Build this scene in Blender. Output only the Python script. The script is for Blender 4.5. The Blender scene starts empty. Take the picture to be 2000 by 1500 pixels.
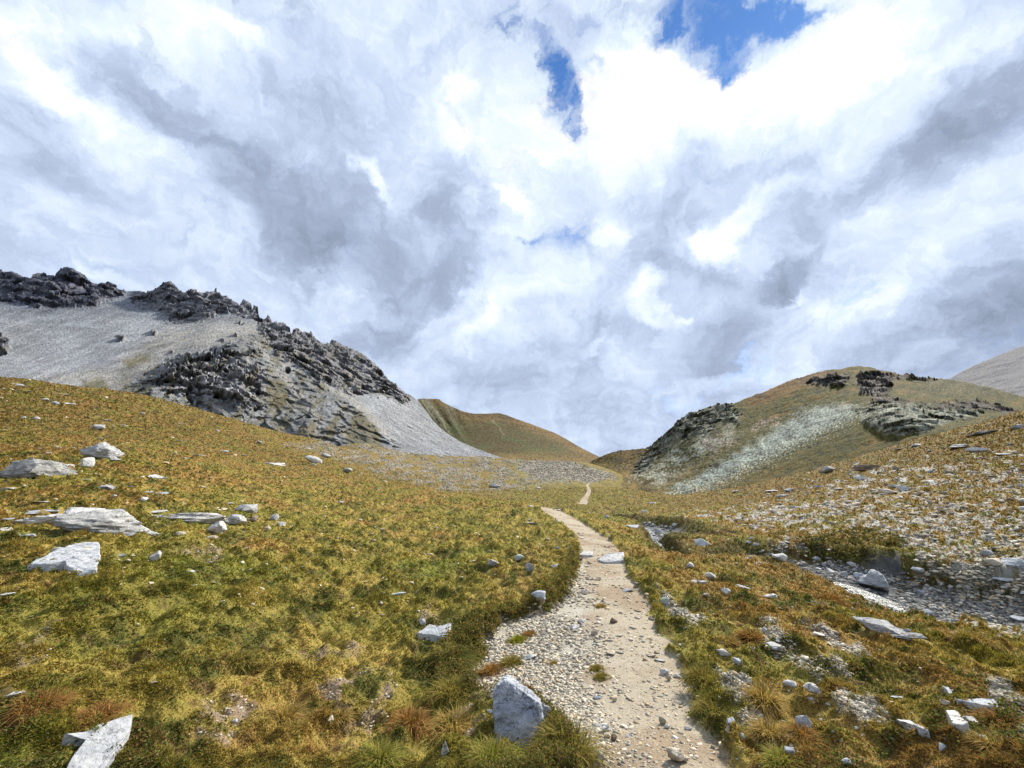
import bpy, math
import numpy as np
from mathutils import Matrix, Vector

sc = bpy.context.scene
COL = sc.collection
rng = np.random.default_rng(7)

# ------------------------------------------------------------------ camera
CAM_Z = 1.6
F = 839.0                       # focal length in photo pixels (photo 2000 x 1500)
PITCH = math.atan(190.0 / F)
cam_d = bpy.data.cameras.new("camera"); cam = bpy.data.objects.new("camera", cam_d); COL.objects.link(cam)
cam_d.sensor_width = 36.0; cam_d.lens = 36.0 * F / 2000.0
cam_d.clip_start = 0.05; cam_d.clip_end = 20000
cam.location = (0, 0, CAM_Z); cam.rotation_euler = (math.pi / 2 + PITCH, 0, 0)
sc.camera = cam
CP, SP = math.cos(PITCH), math.sin(PITCH)

def ray(px, py):
    """direction (x, y, z) through a photo pixel"""
    a = (np.asarray(px, float) - 1000) / F; v = (750 - np.asarray(py, float)) / F
    return a, CP - SP * v, SP + CP * v

# ------------------------------------------------------------------ light
SUN_EL, SUN_AZ = math.radians(42), math.radians(48)      # azimuth clockwise from +Y
EXPOSURE = 1.80
SKY_GAIN = 0.29
sc.view_settings.view_transform = 'Standard'; sc.view_settings.look = 'None'
sc.view_settings.gamma = 1; sc.view_settings.use_curve_mapping = False
sc.view_settings.exposure = EXPOSURE
sun_d = bpy.data.lights.new("sun", 'SUN'); sun = bpy.data.objects.new("sun", sun_d); COL.objects.link(sun)
sun_d.energy = 2.3; sun_d.angle = math.radians(5); sun_d.color = (1.0, 0.93, 0.80)
sv = Vector((math.cos(SUN_EL) * math.sin(SUN_AZ), math.cos(SUN_EL) * math.cos(SUN_AZ), math.sin(SUN_EL)))
sun.rotation_euler = sv.to_track_quat('Z', 'Y').to_euler()
sc.cycles.max_bounces = 5; sc.cycles.diffuse_bounces = 3; sc.cycles.glossy_bounces = 2
sc.cycles.transparent_max_bounces = 6
sc.cycles.use_denoising = True

# ------------------------------------------------------------------ sky
class NT:
    def __init__(s, tree): s.t = tree; s.n = tree.nodes; s.l = tree.links
    def node(s, typ, **kw):
        n = s.n.new(typ)
        for k, v in kw.items(): setattr(n, k, v)
        return n
    def put(s, sock, v):
        if hasattr(v, 'is_output') or isinstance(v, bpy.types.NodeSocket): s.l.new(v, sock)
        elif v is not None: sock.default_value = v
    def math(s, op, a, b=None, c=None, clamp=False):
        n = s.node('ShaderNodeMath', operation=op, use_clamp=clamp)
        for i, v in enumerate((a, b, c)):
            if v is not None: s.put(n.inputs[i], v)
        return n.outputs[0]
    def vmath(s, op, a, b=None, c=None):
        n = s.node('ShaderNodeVectorMath', operation=op)
        for i, v in enumerate((a, b, c)):
            if v is not None:
                if op == 'SCALE' and i == 1: s.put(n.inputs[3], v)
                else: s.put(n.inputs[i], v)
        return n.outputs[1] if op in ('LENGTH', 'DOT_PRODUCT', 'DISTANCE') else n.outputs[0]
    def noise(s, vec, scale, detail=4, rough=0.55, dist=0.0, typ='FBM', lac=2.0, out=0, dim='2D'):
        n = s.node('ShaderNodeTexNoise', noise_type=typ, noise_dimensions=dim)
        s.put(n.inputs['Vector'], vec); n.inputs['Scale'].default_value = scale; n.inputs['Detail'].default_value = detail
        n.inputs['Roughness'].default_value = rough; n.inputs['Distortion'].default_value = dist; n.inputs['Lacunarity'].default_value = lac
        return n.outputs[out]
    def maprange(s, v, a, b, c=0.0, d=1.0, smooth=True):
        n = s.node('ShaderNodeMapRange', interpolation_type='SMOOTHSTEP' if smooth else 'LINEAR')
        s.put(n.inputs[0], v)
        for i, x in enumerate((a, b, c, d)): n.inputs[i + 1].default_value = x
        return n.outputs[0]
    def mix(s, f, a, b, blend='MIX'):
        n = s.node('ShaderNodeMix', data_type='RGBA', blend_type=blend)
        s.put(n.inputs[0], f)
        for i, v in ((6, a), (7, b)):
            s.put(n.inputs[i], (*v, 1) if isinstance(v, tuple) and len(v) == 3 else v)
        return n.outputs[2]
    def ramp(s, f, stops):
        n = s.node('ShaderNodeValToRGB'); e = n.color_ramp.elements
        while len(e) < len(stops): e.new(0.5)
        for i, (p, c) in enumerate(stops): e[i].position = p; e[i].color = (*c, 1) if len(c) == 3 else c
        s.put(n.inputs[0], f); return n.outputs[0]

w = bpy.data.worlds.new("World"); sc.world = w; w.use_nodes = True
g = NT(w.node_tree); g.n.clear()
D = g.node('ShaderNodeTexCoord').outputs['Generated']      # world direction
sep = g.node('ShaderNodeSeparateXYZ'); g.l.new(D, sep.inputs[0])
X, Y, Z = sep.outputs
# stereographic chart of the sky round the +Y horizon: u = x/(1+y), v = z/(1+y)
den = g.math('ADD', g.math('MAXIMUM', Y, -0.9), 1.0)
cmb = g.node('ShaderNodeCombineXYZ'); g.put(cmb.inputs[0], g.math('DIVIDE', X, den)); g.put(cmb.inputs[1], g.math('DIVIDE', Z, den))
UV = cmb.outputs[0]
# flat cloud deck coordinates, so that the texture gets finer towards the horizon
zz = g.math('ADD', g.math('MAXIMUM', Z, 0.0), 0.22)
cm2 = g.node('ShaderNodeCombineXYZ'); g.put(cm2.inputs[0], g.math('DIVIDE', X, zz)); g.put(cm2.inputs[1], g.math('DIVIDE', Y, zz))
DECK = cm2.outputs[0]

def chart(px, py):
    x, y, z = ray(px, py); n = np.sqrt(x * x + y * y + z * z); x, y, z = x / n, y / n, z / n
    return np.array([x / (1 + y), z / (1 + y)])

# warp
def centred(col, amt):
    return g.vmath('SCALE', g.vmath('SUBTRACT', col, (0.5, 0.5, 0.5)), amt)
w1 = centred(g.noise(DECK, 0.9, 3, 0.5, out=1), 0.10)
w2 = centred(g.noise(UV, 11.0, 6, 0.66, out=1), 0.085)
P = g.vmath('ADD', g.vmath('ADD', UV, w1), w2)
P_soft = g.vmath('ADD', UV, g.vmath('SCALE', w1, 0.8))

def blobs(lst, base, vec, edge=0.0):
    acc = base
    v0 = vec
    for (px, py, rx, ry, rot, amp) in lst:
        c = chart(px, py); r = math.radians(-rot)
        dx = (chart(px + 3 * math.cos(r), py - 3 * math.sin(r)) - c) / 3
        dy = (chart(px + 3 * math.sin(r), py + 3 * math.cos(r)) - c) / 3
        if not isinstance(acc, float):       # one after the other, so that the shader's stack stays small
            vec = g.vmath('MULTIPLY_ADD', acc, (0, 0, 1e-4), v0)
        m = g.node('ShaderNodeMapping', vector_type='TEXTURE'); g.put(m.inputs[0], vec)
        m.inputs['Location'].default_value = (c[0], c[1], 0)
        m.inputs['Rotation'].default_value = (0, 0, math.atan2(dx[1], dx[0]))
        m.inputs['Scale'].default_value = (rx * np.hypot(*dx), ry * np.hypot(*dy), 1)
        f = g.maprange(g.vmath('LENGTH', m.outputs[0]), edge, 1.45, 1.0, 0.0)
        acc = g.math('MULTIPLY_ADD', f, amp, acc)
    return acc

DARK_SOFT = [
 (300, 190, 190, 62, 35, -.34), (60, 250, 150, 130, 20, -.26), (640, 180, 150, 100, 10, -.18), (640, 440, 230, 115, 15, -.42),
 (590, 520, 150, 70, -10, -.24), (915, 440, 75, 150, 5, -.40), (830, 590, 170, 75, -25, -.34), (740, 690, 260, 60, 0, -.22),
 (960, 740, 170, 60, 0, -.16), (1290, 420, 100, 100, 0, -.22), (1330, 520, 110, 40, 0, -.22), (1520, 550, 190, 52, -25, -.42),
 (1640, 400, 230, 120, -38, -.27), (1880, 210, 190, 95, -25, -.30), (1960, 560, 130, 170, 10, -.30), (1850, 680, 280, 55, -5, -.34),
 (1420, 670, 100, 50, 0, -.26), (1090, 640, 120, 60, 0, -.12), (180, 370, 200, 50, 25, -.16), (480, 330, 150, 60, 30, -.14),
 (60, 480, 180, 60, 10, -.10), (850, 90, 120, 90, 0, -.10), (1300, 290, 120, 50, 0, -.06), (1180, 780, 300, 60, 0, -.12),
 (1640, 560, 60, 60, 0, -.12), (1400, 530, 200, 30, 5, -.14),
]
BRIGHT_SOFT = [
 (60, 60, 150, 60, 10, .22), (120, 170, 170, 34, 38, .42), (260, 290, 130, 55, 35, .26), (240, 40, 160, 45, 10, .16), (430, 60, 130, 50, 30, .26),
 (1040, 260, 85, 120, 0, .34), (1210, 250, 130, 180, 0, .46), (1440, 195, 270, 85, -12, .50), (1660, 80, 190, 70, -28, .46),
 (1740, 200, 260, 60, -42, .30), (1050, 560, 150, 70, 0, .24), (1640, 500, 190, 55, -48, .26), (330, 500, 160, 25, 5, .14),
 (1000, 400, 110, 90, 0, .20), (1930, 60, 110, 60, 0, .14), (1900, 420, 150, 60, -40, .10), (930, 640, 150, 40, -35, .16),
]
BRIGHT_HARD = [
 (935, 172, 42, 30, 0, .36), (740, 350, 18, 62, -30, .40), (905, 250, 50, 30, 30, .22), (470, 60, 70, 20, 30, .20),
 (1385, 470, 50, 42, 0, .42), (1460, 405, 130, 34, -38, .34), (1165, 460, 34, 48, 0, .34), (1215, 565, 32, 38, 0, .36),
 (1245, 610, 45, 16, 10, .26), (1305, 605, 24, 12, 0, .26), (1530, 575, 34, 12, -25, .30), (1030, 640, 60, 22, -30, .14),
 (985, 395, 45, 14, 35, .30), (880, 610, 130, 16, -35, .16), (1640, 610, 90, 26, -10, .16), (1130, 670, 34, 14, -25, .24),
 (1220, 200, 90, 60, 0, .10), (1590, 700, 26, 28, 0, .14), (1350, 160, 150, 40, 0, .12), (1160, 330, 60, 100, 0, .12),
 (1120, 530, 40, 26, 0, .18), (720, 600, 60, 18, 0, .10),
]
GAPS = [
 (1085, 170, 34, 95, -8, 1.05), (1107, 250, 17, 45, 0, .95), (1385, 72, 125, 84, -12, 1.15), (1425, 125, 36, 30, 0, .8),
 (1230, 30, 150, 75, 0, .62), (1500, 20, 150, 40, -8, .95), (1590, 8, 70, 24, 0, .6), (1078, 470, 60, 34, -12, 1.3), (1010, 40, 50, 60, 0, .46), (1165, 150, 30, 18, 0, .5),
 (620, 60, 70, 55, 20, .42), (490, 0, 26, 20, 0, .9), (560, 90, 80, 30, 40, .35), (1025, 465, 26, 14, 0, .5), (1290, 110, 30, 40, 0, .5),
]
B = blobs([(a, b, c, d, e, f * .9) for a, b, c, d, e, f in DARK_SOFT] + BRIGHT_SOFT, 0.615, P)
B = blobs(BRIGHT_HARD, B, P, 0.25)
n1 = g.noise(DECK, 1.7, 7, 0.6, 0.4)
n2 = g.noise(P, 7.0, 8, 0.62, 0.3)
bil = g.math('ABSOLUTE', g.math('SUBTRACT', g.noise(P, 13.0, 5, 0.6, 0.2), 0.5))     # billows with dark creases
B = g.math('MULTIPLY_ADD', g.math('SUBTRACT', n1, 0.5), 0.44, B)
B = g.math('MULTIPLY_ADD', g.math('SUBTRACT', n2, 0.5), 0.62, B)
B = g.math('MULTIPLY_ADD', g.math('SUBTRACT', bil, 0.10), 0.95, B)
B = g.math('MULTIPLY_ADD', g.maprange(Z, 0.0, 0.42), 0.10, g.math('SUBTRACT', B, 0.10))
G = blobs(GAPS, 0.0, P, 0.0)
ng = g.noise(P, 13.0, 9, 0.68, 0.6)
G = g.math('MULTIPLY_ADD', g.math('SUBTRACT', ng, 0.5), 2.1, G)
G = g.math('MULTIPLY', g.maprange(G, 0.10, 1.15), g.maprange(g.noise(P, 9.0, 7, 0.62, 0.1), 0.34, 0.56, 0.25, 1.0))
cloud = g.ramp(B, [(0.0, (.27, .33, .45)), (0.26, (.42, .50, .67)), (0.50, (.62, .73, .94)), (0.75, (.84, .95, 1.05)), (0.93, (1.06, 1.06, 1.06))])
sky = g.node('ShaderNodeTexSky', sky_type='NISHITA', sun_disc=False, sun_elevation=SUN_EL, sun_rotation=SUN_AZ, altitude=2200, air_density=1.0, dust_density=0.3)
blue = g.vmath('MULTIPLY', sky.outputs[0], (0.085, 0.135, 0.185))
mixed = g.mix(G, cloud, blue)
# the lower hemisphere is the colour of far ground
low = g.maprange(Z, -0.30, -0.10)
mixed = g.mix(low, (.12, .11, .07), mixed)
bg = g.node('ShaderNodeBackground'); g.put(bg.inputs[0], mixed); bg.inputs[1].default_value = SKY_GAIN
out = g.node('ShaderNodeOutputWorld'); g.l.new(bg.outputs[0], out.inputs[0])
w.cycles.sampling_method = 'MANUAL'; w.cycles.sample_map_resolution = 512

# ------------------------------------------------------------------ numpy helpers
_p = np.random.default_rng(11).permutation(256).astype(np.int32)
PERM = np.concatenate([_p, _p, _p])
GR3 = np.random.default_rng(12).normal(size=(256, 3)).astype(np.float32); GR3 /= np.linalg.norm(GR3, axis=1)[:, None]
GR2 = np.stack([np.cos(np.arange(256) * 2.39996), np.sin(np.arange(256) * 2.39996)], 1).astype(np.float32)
def perlin2(x, y, seed=0):
    x = np.asarray(x, np.float64) + seed * 17.31; y = np.asarray(y, np.float64) - seed * 9.77
    xi = np.floor(x).astype(np.int64); yi = np.floor(y).astype(np.int64)
    xf = (x - xi).astype(np.float32); yf = (y - yi).astype(np.float32); xi &= 255; yi &= 255
    u = xf * xf * xf * (xf * (xf * 6 - 15) + 10); v = yf * yf * yf * (yf * (yf * 6 - 15) + 10)
    def gr(ix, iy, fx, fy):
        q = GR2[PERM[PERM[ix] + iy]]; return q[..., 0] * fx + q[..., 1] * fy
    a = gr(xi, yi, xf, yf); b = gr(xi + 1, yi, xf - 1, yf); c = gr(xi, yi + 1, xf, yf - 1); d = gr(xi + 1, yi + 1, xf - 1, yf - 1)
    return (a + u * (b - a) + v * ((c + u * (d - c)) - (a + u * (b - a)))) * 1.5
def perlin3(x, y, z, seed=0):
    x = np.asarray(x, np.float64) + seed * 17.31; y = np.asarray(y, np.float64) - seed * 9.77; z = np.asarray(z, np.float64) + seed * 4.13
    I = [np.floor(q).astype(np.int64) for q in (x, y, z)]
    f = [(q - i).astype(np.float32) for q, i in zip((x, y, z), I)]; I = [i & 255 for i in I]
    u, v, w_ = [q * q * q * (q * (q * 6 - 15) + 10) for q in f]
    def gr(i, j, k):
        q = GR3[PERM[PERM[PERM[I[0] + i] + I[1] + j] + I[2] + k]]
        return q[..., 0] * (f[0] - i) + q[..., 1] * (f[1] - j) + q[..., 2] * (f[2] - k)
    def lp(a, b, t): return a + t * (b - a)
    return lp(lp(lp(gr(0,0,0), gr(1,0,0), u), lp(gr(0,1,0), gr(1,1,0), u), v), lp(lp(gr(0,0,1), gr(1,0,1), u), lp(gr(0,1,1), gr(1,1,1), u), v), w_) * 1.5
def fbm(x, y, z=None, oct=4, rough=0.5, seed=0, ridged=False, lac=2.03):
    a, s, t, n = 1.0, 1.0, 0, 0
    for i in range(oct):
        q = perlin2(x * s, y * s, seed + i) if z is None else perlin3(x * s, y * s, z * s, seed + i)
        if ridged: q = 1 - 2 * np.abs(q)
        t = t + a * q; n += a; a *= rough; s *= lac
    return t / n
def facets(x, y, z, seed=0):
    """fractured rock: every cell is a tilted plane; also returns the distance to the nearest joint"""
    P_ = np.stack([np.asarray(x, np.float64), np.asarray(y, np.float64), np.asarray(z, np.float64)], -1); I = np.floor(P_).astype(np.int64); sh = P_.shape[:-1]
    d1 = np.full(sh, 9.0); d2 = np.full(sh, 9.0); h1 = np.zeros(sh, np.int64); v1 = np.zeros(P_.shape)
    for i in (-1, 0, 1):
        for j in (-1, 0, 1):
            for k in (-1, 0, 1):
                c = I + (i, j, k); m = c & 255; h = PERM[PERM[PERM[m[..., 0]] + m[..., 1]] + (m[..., 2] + seed & 255)]
                v = P_ - (c + .5 + .42 * GR3[h]); d = np.sqrt((v * v).sum(-1)); near = d < d1
                d2 = np.where(near, d1, np.minimum(d2, d)); v1 = np.where(near[..., None], v, v1); h1 = np.where(near, h, h1); d1 = np.where(near, d, d1)
    g_ = GR3[(h1 * 7 + 31) & 255]
    return (h1 / 255.0 - .5) * .9 + (v1 * g_).sum(-1) * 1.1, d2 - d1
def sstep(a, b, x):
    t = np.clip((x - a) / (b - a), 0, 1); return t * t * (3 - 2 * t)
def mixc(a, b, t): return a + (b - a) * t[..., None]
def polydist(px, py, poly, closed=True):
    """signed distance in photo pixels, positive inside"""
    poly = np.array(poly, float); n = len(poly); d2 = np.full(px.shape, 1e12); ins = np.zeros(px.shape, bool)
    for i in range(n if closed else n - 1):
        ax, ay = poly[i]; bx, by = poly[(i + 1) % n]; ex, ey = bx - ax, by - ay
        t = np.clip(((px - ax) * ex + (py - ay) * ey) / (ex * ex + ey * ey + 1e-9), 0, 1)
        d2 = np.minimum(d2, (px - ax - t * ex) ** 2 + (py - ay - t * ey) ** 2)
        if closed:
            c = ((ay > py) != (by > py)) & (px < (bx - ax) * (py - ay) / (by - ay + 1e-12) + ax); ins ^= c
    d = np.sqrt(d2)
    return np.where(ins, d, -d) if closed else d
class TPS:
    def __init__(s, P, v, smooth=1e-4):
        s.P = np.array(P, float); n, d = s.P.shape; K = s.k(s.P, s.P) + smooth * np.eye(n)
        A = np.zeros((n + d + 1,) * 2); A[:n, :n] = K; A[:n, n] = 1; A[:n, n + 1:] = s.P; A[n:, :n] = A[:n, n:].T
        s.w = np.linalg.solve(A, np.concatenate([v, np.zeros(d + 1)]))
    def k(s, a, b):
        r2 = ((a[:, None] - b[None]) ** 2).sum(-1); return 0.5 * r2 * np.log(r2 + 1e-12)
    def __call__(s, Q):
        Q = np.asarray(Q, float); out = np.empty(len(Q)); n = len(s.P)
        for i in range(0, len(Q), 40000):
            q = Q[i:i + 40000]; out[i:i + 40000] = s.k(q, s.P) @ s.w[:n] + s.w[n] + q @ s.w[n + 1:]
        return out
def project(x, y, z):
    z = z - CAM_Z; dep = y * CP + z * SP; up = -y * SP + z * CP
    dep = np.maximum(dep, 0.05)
    return 1000 + F * x / dep, 750 - F * up / dep, dep
def mesh_obj(name, co, faces, mat, attrs=None, smooth=True, parent=None, kind=None):
    """co (n,3); faces (m,3|4) int array"""
    me = bpy.data.meshes.new(name); nf, k = faces.shape
    me.vertices.add(len(co)); me.vertices.foreach_set('co', np.ascontiguousarray(co, np.float32).ravel())
    me.loops.add(nf * k); me.loops.foreach_set('vertex_index', np.ascontiguousarray(faces, np.int32).ravel())
    me.polygons.add(nf); me.polygons.foreach_set('loop_start', np.arange(nf, dtype=np.int32) * k)
    if smooth: me.polygons.foreach_set('use_smooth', np.ones(nf, bool))
    me.update(calc_edges=True); me.validate()
    for an, av in (attrs or {}).items():
        if av.ndim == 1:
            at = me.attributes.new(an, 'FLOAT', 'POINT'); at.data.foreach_set('value', av.astype(np.float32))
        else:
            at = me.attributes.new(an, 'FLOAT_COLOR', 'POINT'); c = np.ones((len(av), 4), np.float32); c[:, :3] = av
            at.data.foreach_set('color', c.ravel())
    if mat: me.materials.append(mat)
    o = bpy.data.objects.new(name, me); COL.objects.link(o)
    if parent: o.parent = parent
    if kind: o['kind'] = kind
    return o
def grid_faces(nr, nc, keep=None):
    i = np.arange(nr - 1)[:, None] * nc + np.arange(nc - 1)[None]
    f = np.stack([i, i + 1, i + nc + 1, i + nc], -1)
    return f.reshape(-1, 4) if keep is None else f[keep]

# ------------------------------------------------------------------ materials
def material(name):
    m = bpy.data.materials.new(name); m.use_nodes = True; t = NT(m.node_tree); t.n.clear()
    o = t.node('ShaderNodeOutputMaterial'); return m, t, o
def ground_material(name, fine, bump_scale, bump, contrast=0.5, rough=0.95, attr='col'):
    """colour attribute broken up by solid noise at three scales, with bump"""
    m, t, o = material(name)
    a = t.node('ShaderNodeAttribute', attribute_name=attr).outputs['Color']
    pos = t.node('ShaderNodeNewGeometry').outputs['Position']
    f1 = t.noise(pos, fine, 5, 0.65, dim='3D'); f2 = t.noise(pos, fine * 0.21, 4, 0.6, dim='3D')
    k = t.math('MULTIPLY_ADD', t.math('SUBTRACT', f1, 0.5), contrast * 3.2, 1.0)
    k = t.math('MULTIPLY_ADD', t.math('SUBTRACT', f2, 0.5), contrast * 1.4, k)
    k = t.math('MAXIMUM', k, 0.12)
    c = t.vmath('SCALE', a, k)
    b = t.node('ShaderNodeBump'); b.inputs['Strength'].default_value = 1.0; b.inputs['Distance'].default_value = bump
    t.put(b.inputs['Height'], t.noise(pos, bump_scale, 6, 0.68, dim='3D'))
    p = t.node('ShaderNodeBsdfPrincipled'); t.put(p.inputs['Base Color'], c); p.inputs['Roughness'].default_value = rough
    p.inputs['Specular IOR Level'].default_value = 0.15
    t.l.new(b.outputs[0], p.inputs['Normal']); t.l.new(p.outputs[0], o.inputs[0])
    return m

# ------------------------------------------------------------------ near ground: heights from survey points
# (px, py, ground distance): height z = 1.6 + r * tan(elevation of that sight line)
SURVEY = [
 # left column
 (0,738,78),(0,780,62),(0,840,44),(0,900,28),(0,960,19),(0,1030,13),(0,1110,9.2),(0,1200,6.6),(0,1320,4.7),(0,1480,3.35),
 (130,758,84),(130,820,52),(190,885,29),(130,930,21),(130,1000,14.5),(130,1095,9.2),(200,1250,5.4),(200,1450,3.5),
 (250,776,92),(250,830,58),(420,829,112),(420,880,46),(300,925,24),(300,1010,14),(450,1000,17),(450,1100,9.6),(450,1300,4.9),
 (600,856,135),(600,885,80),(540,900,52),(620,900,62),(660,915,52),
 (700,930,50),(650,960,31),(650,1020,18),(650,1100,10.8),(700,1250,5.9),(650,1450,3.7),
 (800,951,40),(800,1000,22),(800,1080,12.5),(850,1160,8.3),(850,1240,6.15),(850,1400,4.2),
 # talus slope beyond the meadow crest
 (700,925,78),(700,905,110),(700,880,170),(700,866,230),(800,953,62),(800,940,90),(800,915,150),(800,896,220),(800,886,300),
 (950,976,33),(950,985,48),(950,965,85),(950,935,160),(950,910,240),(950,893,330),
 # centre line with the path
 (1060,990,28),(1060,1003,36),(1060,985,70),(1060,955,130),(1060,920,230),(1080,903,300),
 (1120,1016,21),(1170,1060,13.6),(1180,1095,10.6),(1180,1150,7.9),(1200,1250,5.4),(1250,1400,3.75),(1290,1500,3.0),
 (1143,982,68),(1143,965,100),(1143,945,170),(1143,925,260),(1150,905,330),(1110,902,320),
 (1250,960,130),(1250,985,75),(1280,1000,45),(1230,1010,35),
 # stream gully
 (1280,1043,21),(1320,1062,17.5),(1540,1090,16.0),(1700,1145,15.0),(1640,1120,15.6),(1850,1195,14.8),(1430,1075,17.0),
 # near bank
 (1230,1045,16.5),(1290,1068,13.6),(1370,1085,12.6),(1440,1098,12.2),(1560,1127,11.4),(1640,1153,10.9),(1720,1180,10.4),(1850,1217,9.9),(2000,1247,9.6),
 (1400,1150,8.6),(1400,1250,5.9),(1500,1200,7.4),(1600,1300,5.4),(1750,1300,6.0),(1900,1380,4.9),(1450,1450,3.6),(1700,1480,3.6),(2000,1480,3.7),(1950,1300,7.0),
 # far bank and the slope to the right
 (1360,1058,19),(1500,1050,21),(1700,1060,21),(1600,1075,18.5),(1800,1110,18.5),(1990,1200,16.5),(2000,1120,19),(1900,1060,23),
 (1350,1020,30),(1500,1015,29),(1700,1015,28),(2000,1020,28),(1400,985,52),(1600,960,44),(1800,950,40),(2000,950,38),
 (1310,968,110),(1450,951,88),(1560,927,82),(1640,904,82),(1720,881,84),(1800,859,86),(1900,833,88),(2000,806,92),
 (1500,975,55),(1700,930,54),(1850,890,56),(2000,870,56),
]
def height_control():
    P, V = [], []
    for px, py, r in SURVEY:
        x, y, z = ray(px, py); h = math.hypot(x, y); P.append((math.atan2(x, y) * 1.6, math.log(r) * 0.75)); V.append(CAM_Z / r + z / h)
    for a in np.radians(np.arange(-60, 61, 15)):          # the ground at the photographer's feet
        P.append((a * 1.6, math.log(1.6) * 0.75)); V.append(-0.02 * math.sin(a))
    az = lambda px: math.atan2(*ray(px, 940)[:2]) * 1.6
    for px, r, z in [(0,115,6),(250,130,6),(420,160,8),(600,190,10),(0,200,0),(250,220,4),(1310,150,-8),(1450,125,-4),(1560,120,-2),(1720,125,0),(1900,130,4),(2000,140,6),
                     (1560,200,-14),(1900,220,-10),(700,330,18),(800,420,14),(950,470,8),(1080,460,0),(1150,480,-4),(1310,260,-10)]:
        P.append((az(px), math.log(r) * 0.75)); V.append(z / r)
    return TPS(P, np.array(V), 2e-4)
HC = height_control()
NA, NR = 1120, 860
AZ = np.radians(np.concatenate([np.linspace(-180, -62, 26)[:-1], np.linspace(-62, -54, 20)[:-1], np.linspace(-54, 54, NA), np.linspace(54, 62, 20)[1:], np.linspace(62, 180, 26)[1:]]))
RR = np.concatenate([[0.35, 0.7, 1.1, 1.5], np.exp(np.linspace(math.log(1.8), math.log(430), NR)), [520, 700, 1000, 2000, 5000]])
A2, R2 = np.meshgrid(AZ, RR)          # rows = range
GX, GY = R2 * np.sin(A2), R2 * np.cos(A2)
def base_z(a, r):
    ac = np.clip(a, -math.radians(60), math.radians(60)); rc = np.clip(r, 1.6, 430)
    v = HC(np.stack([ac.ravel() * 1.6, np.log(rc).ravel() * 0.75], 1)).reshape(a.shape)
    over = np.clip((np.abs(a) - math.radians(60)) / math.radians(120), 0, 1); over = over * over * (3 - 2 * over)
    z = v * rc * (1 - over)
    z = z * sstep(0.2, 1.8, r)
    return z + (-60 - z) * sstep(430, 1500, r)
GZ = base_z(A2, R2)

# pixel of every ground vertex seen on the bare survey surface: lets zones be outlined where the photograph shows them
PX, PY, PD = project(GX, GY, GZ)
front = (GY > 0.3)
PX = np.where(front, PX, np.where(GX < 0, -3000, 5000)); PY = np.where(front, PY, 2500)
n_a = fbm(GX * 0.9, GY * 0.9, oct=5, rough=0.6, seed=3)
n_b = fbm(GX * 3.1, GY * 3.1, oct=4, rough=0.6, seed=9)

def hit_grid(zg, px, py, rmin=1.4):
    """range at which the sight line first meets the ground, and the point"""
    x, y, z = ray(px, py); h = math.hypot(x, y); T = z / h; a = math.atan2(x, y)
    j = np.searchsorted(AZ, a) - 1; t = (a - AZ[j]) / (AZ[j + 1] - AZ[j]); col = zg[:, j] * (1 - t) + zg[:, j + 1] * t
    f = col - CAM_Z - T * RR
    idx = np.where((f[1:] >= 0) & (f[:-1] < 0) & (RR[1:] > rmin))[0]
    if len(idx) == 0: return None
    i = idx[0]; q = -f[i] / (f[i + 1] - f[i]); r = RR[i] + q * (RR[i + 1] - RR[i])
    return np.array([r * math.sin(a), r * math.cos(a), CAM_Z + T * r])
def hits(pts, zg=None):
    o = [hit_grid(GZ if zg is None else zg, *p) for p in pts]; return np.array([q for q in o if q is not None])
def linedist(P, X_, Y_):
    d = np.full(X_.shape, 1e9); tt = np.zeros(X_.shape); L = 0
    for i in range(len(P) - 1):
        a, b = P[i, :2], P[i + 1, :2]; e = b - a; l = np.hypot(*e)
        t = np.clip(((X_ - a[0]) * e[0] + (Y_ - a[1]) * e[1]) / (l * l), 0, 1)
        q = np.hypot(X_ - a[0] - t * e[0], Y_ - a[1] - t * e[1]); m = q < d; d[m] = q[m]; tt[m] = (L + t * l)[m]; L += l
    return d, tt

# path: left and right edge by image row
pr = np.array([[985,1052,1080],[1000,1060,1098],[1010,1072,1118],[1020,1086,1136],[1040,1116,1166],[1055,1128,1190],[1070,1132,1206],[1095,1134,1220],[1120,1128,1226],
               [1150,1114,1246],[1180,1092,1262],[1200,1060,1272],[1215,1000,1280],[1240,955,1296],[1270,938,1312],[1300,925,1330],[1340,912,1346],[1370,930,1356],[1395,985,1364],
               [1420,1075,1372],[1450,1120,1382],[1480,1150,1392],[1500,1158,1402],[1560,1150,1440],[1800,1100,1560]], float)
near_path = (R2 < 31) & (np.abs(A2) < 1.0)
pl = np.interp(PY, pr[:, 0], pr[:, 1]); prr = np.interp(PY, pr[:, 0], pr[:, 2])
k_px = F / np.maximum(PD, .3)                      # photo pixels per metre
pw = np.minimum(PX - pl, prr - PX) / k_px          # metres inside the edge
n_c = fbm(GX * 7.5, GY * 7.5, oct=3, rough=0.6, seed=15)
pathm = np.where(near_path & (PY > 984), pw + (0.20 * n_b + 0.20 * n_a + .09 * n_c) * np.interp(PY, [1000, 1100, 1250], [.35, .6, 1]), -9.0)
PATH = pathm
# second stretch, seen again down in the valley
far_c = hits([(1139, 985), (1141, 975), (1147, 968), (1151, 958), (1147, 948), (1153, 940)])
fd, _ = linedist(far_c, GX, GY)
far_path = np.where((R2 > 50) & (R2 < 300), 0.75 - fd * np.interp(R2, [60, 120, 250], [1, 1.6, 2.8]) + 0.4 * n_a, -9.0)
PATH = np.maximum(PATH, far_path)
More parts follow.
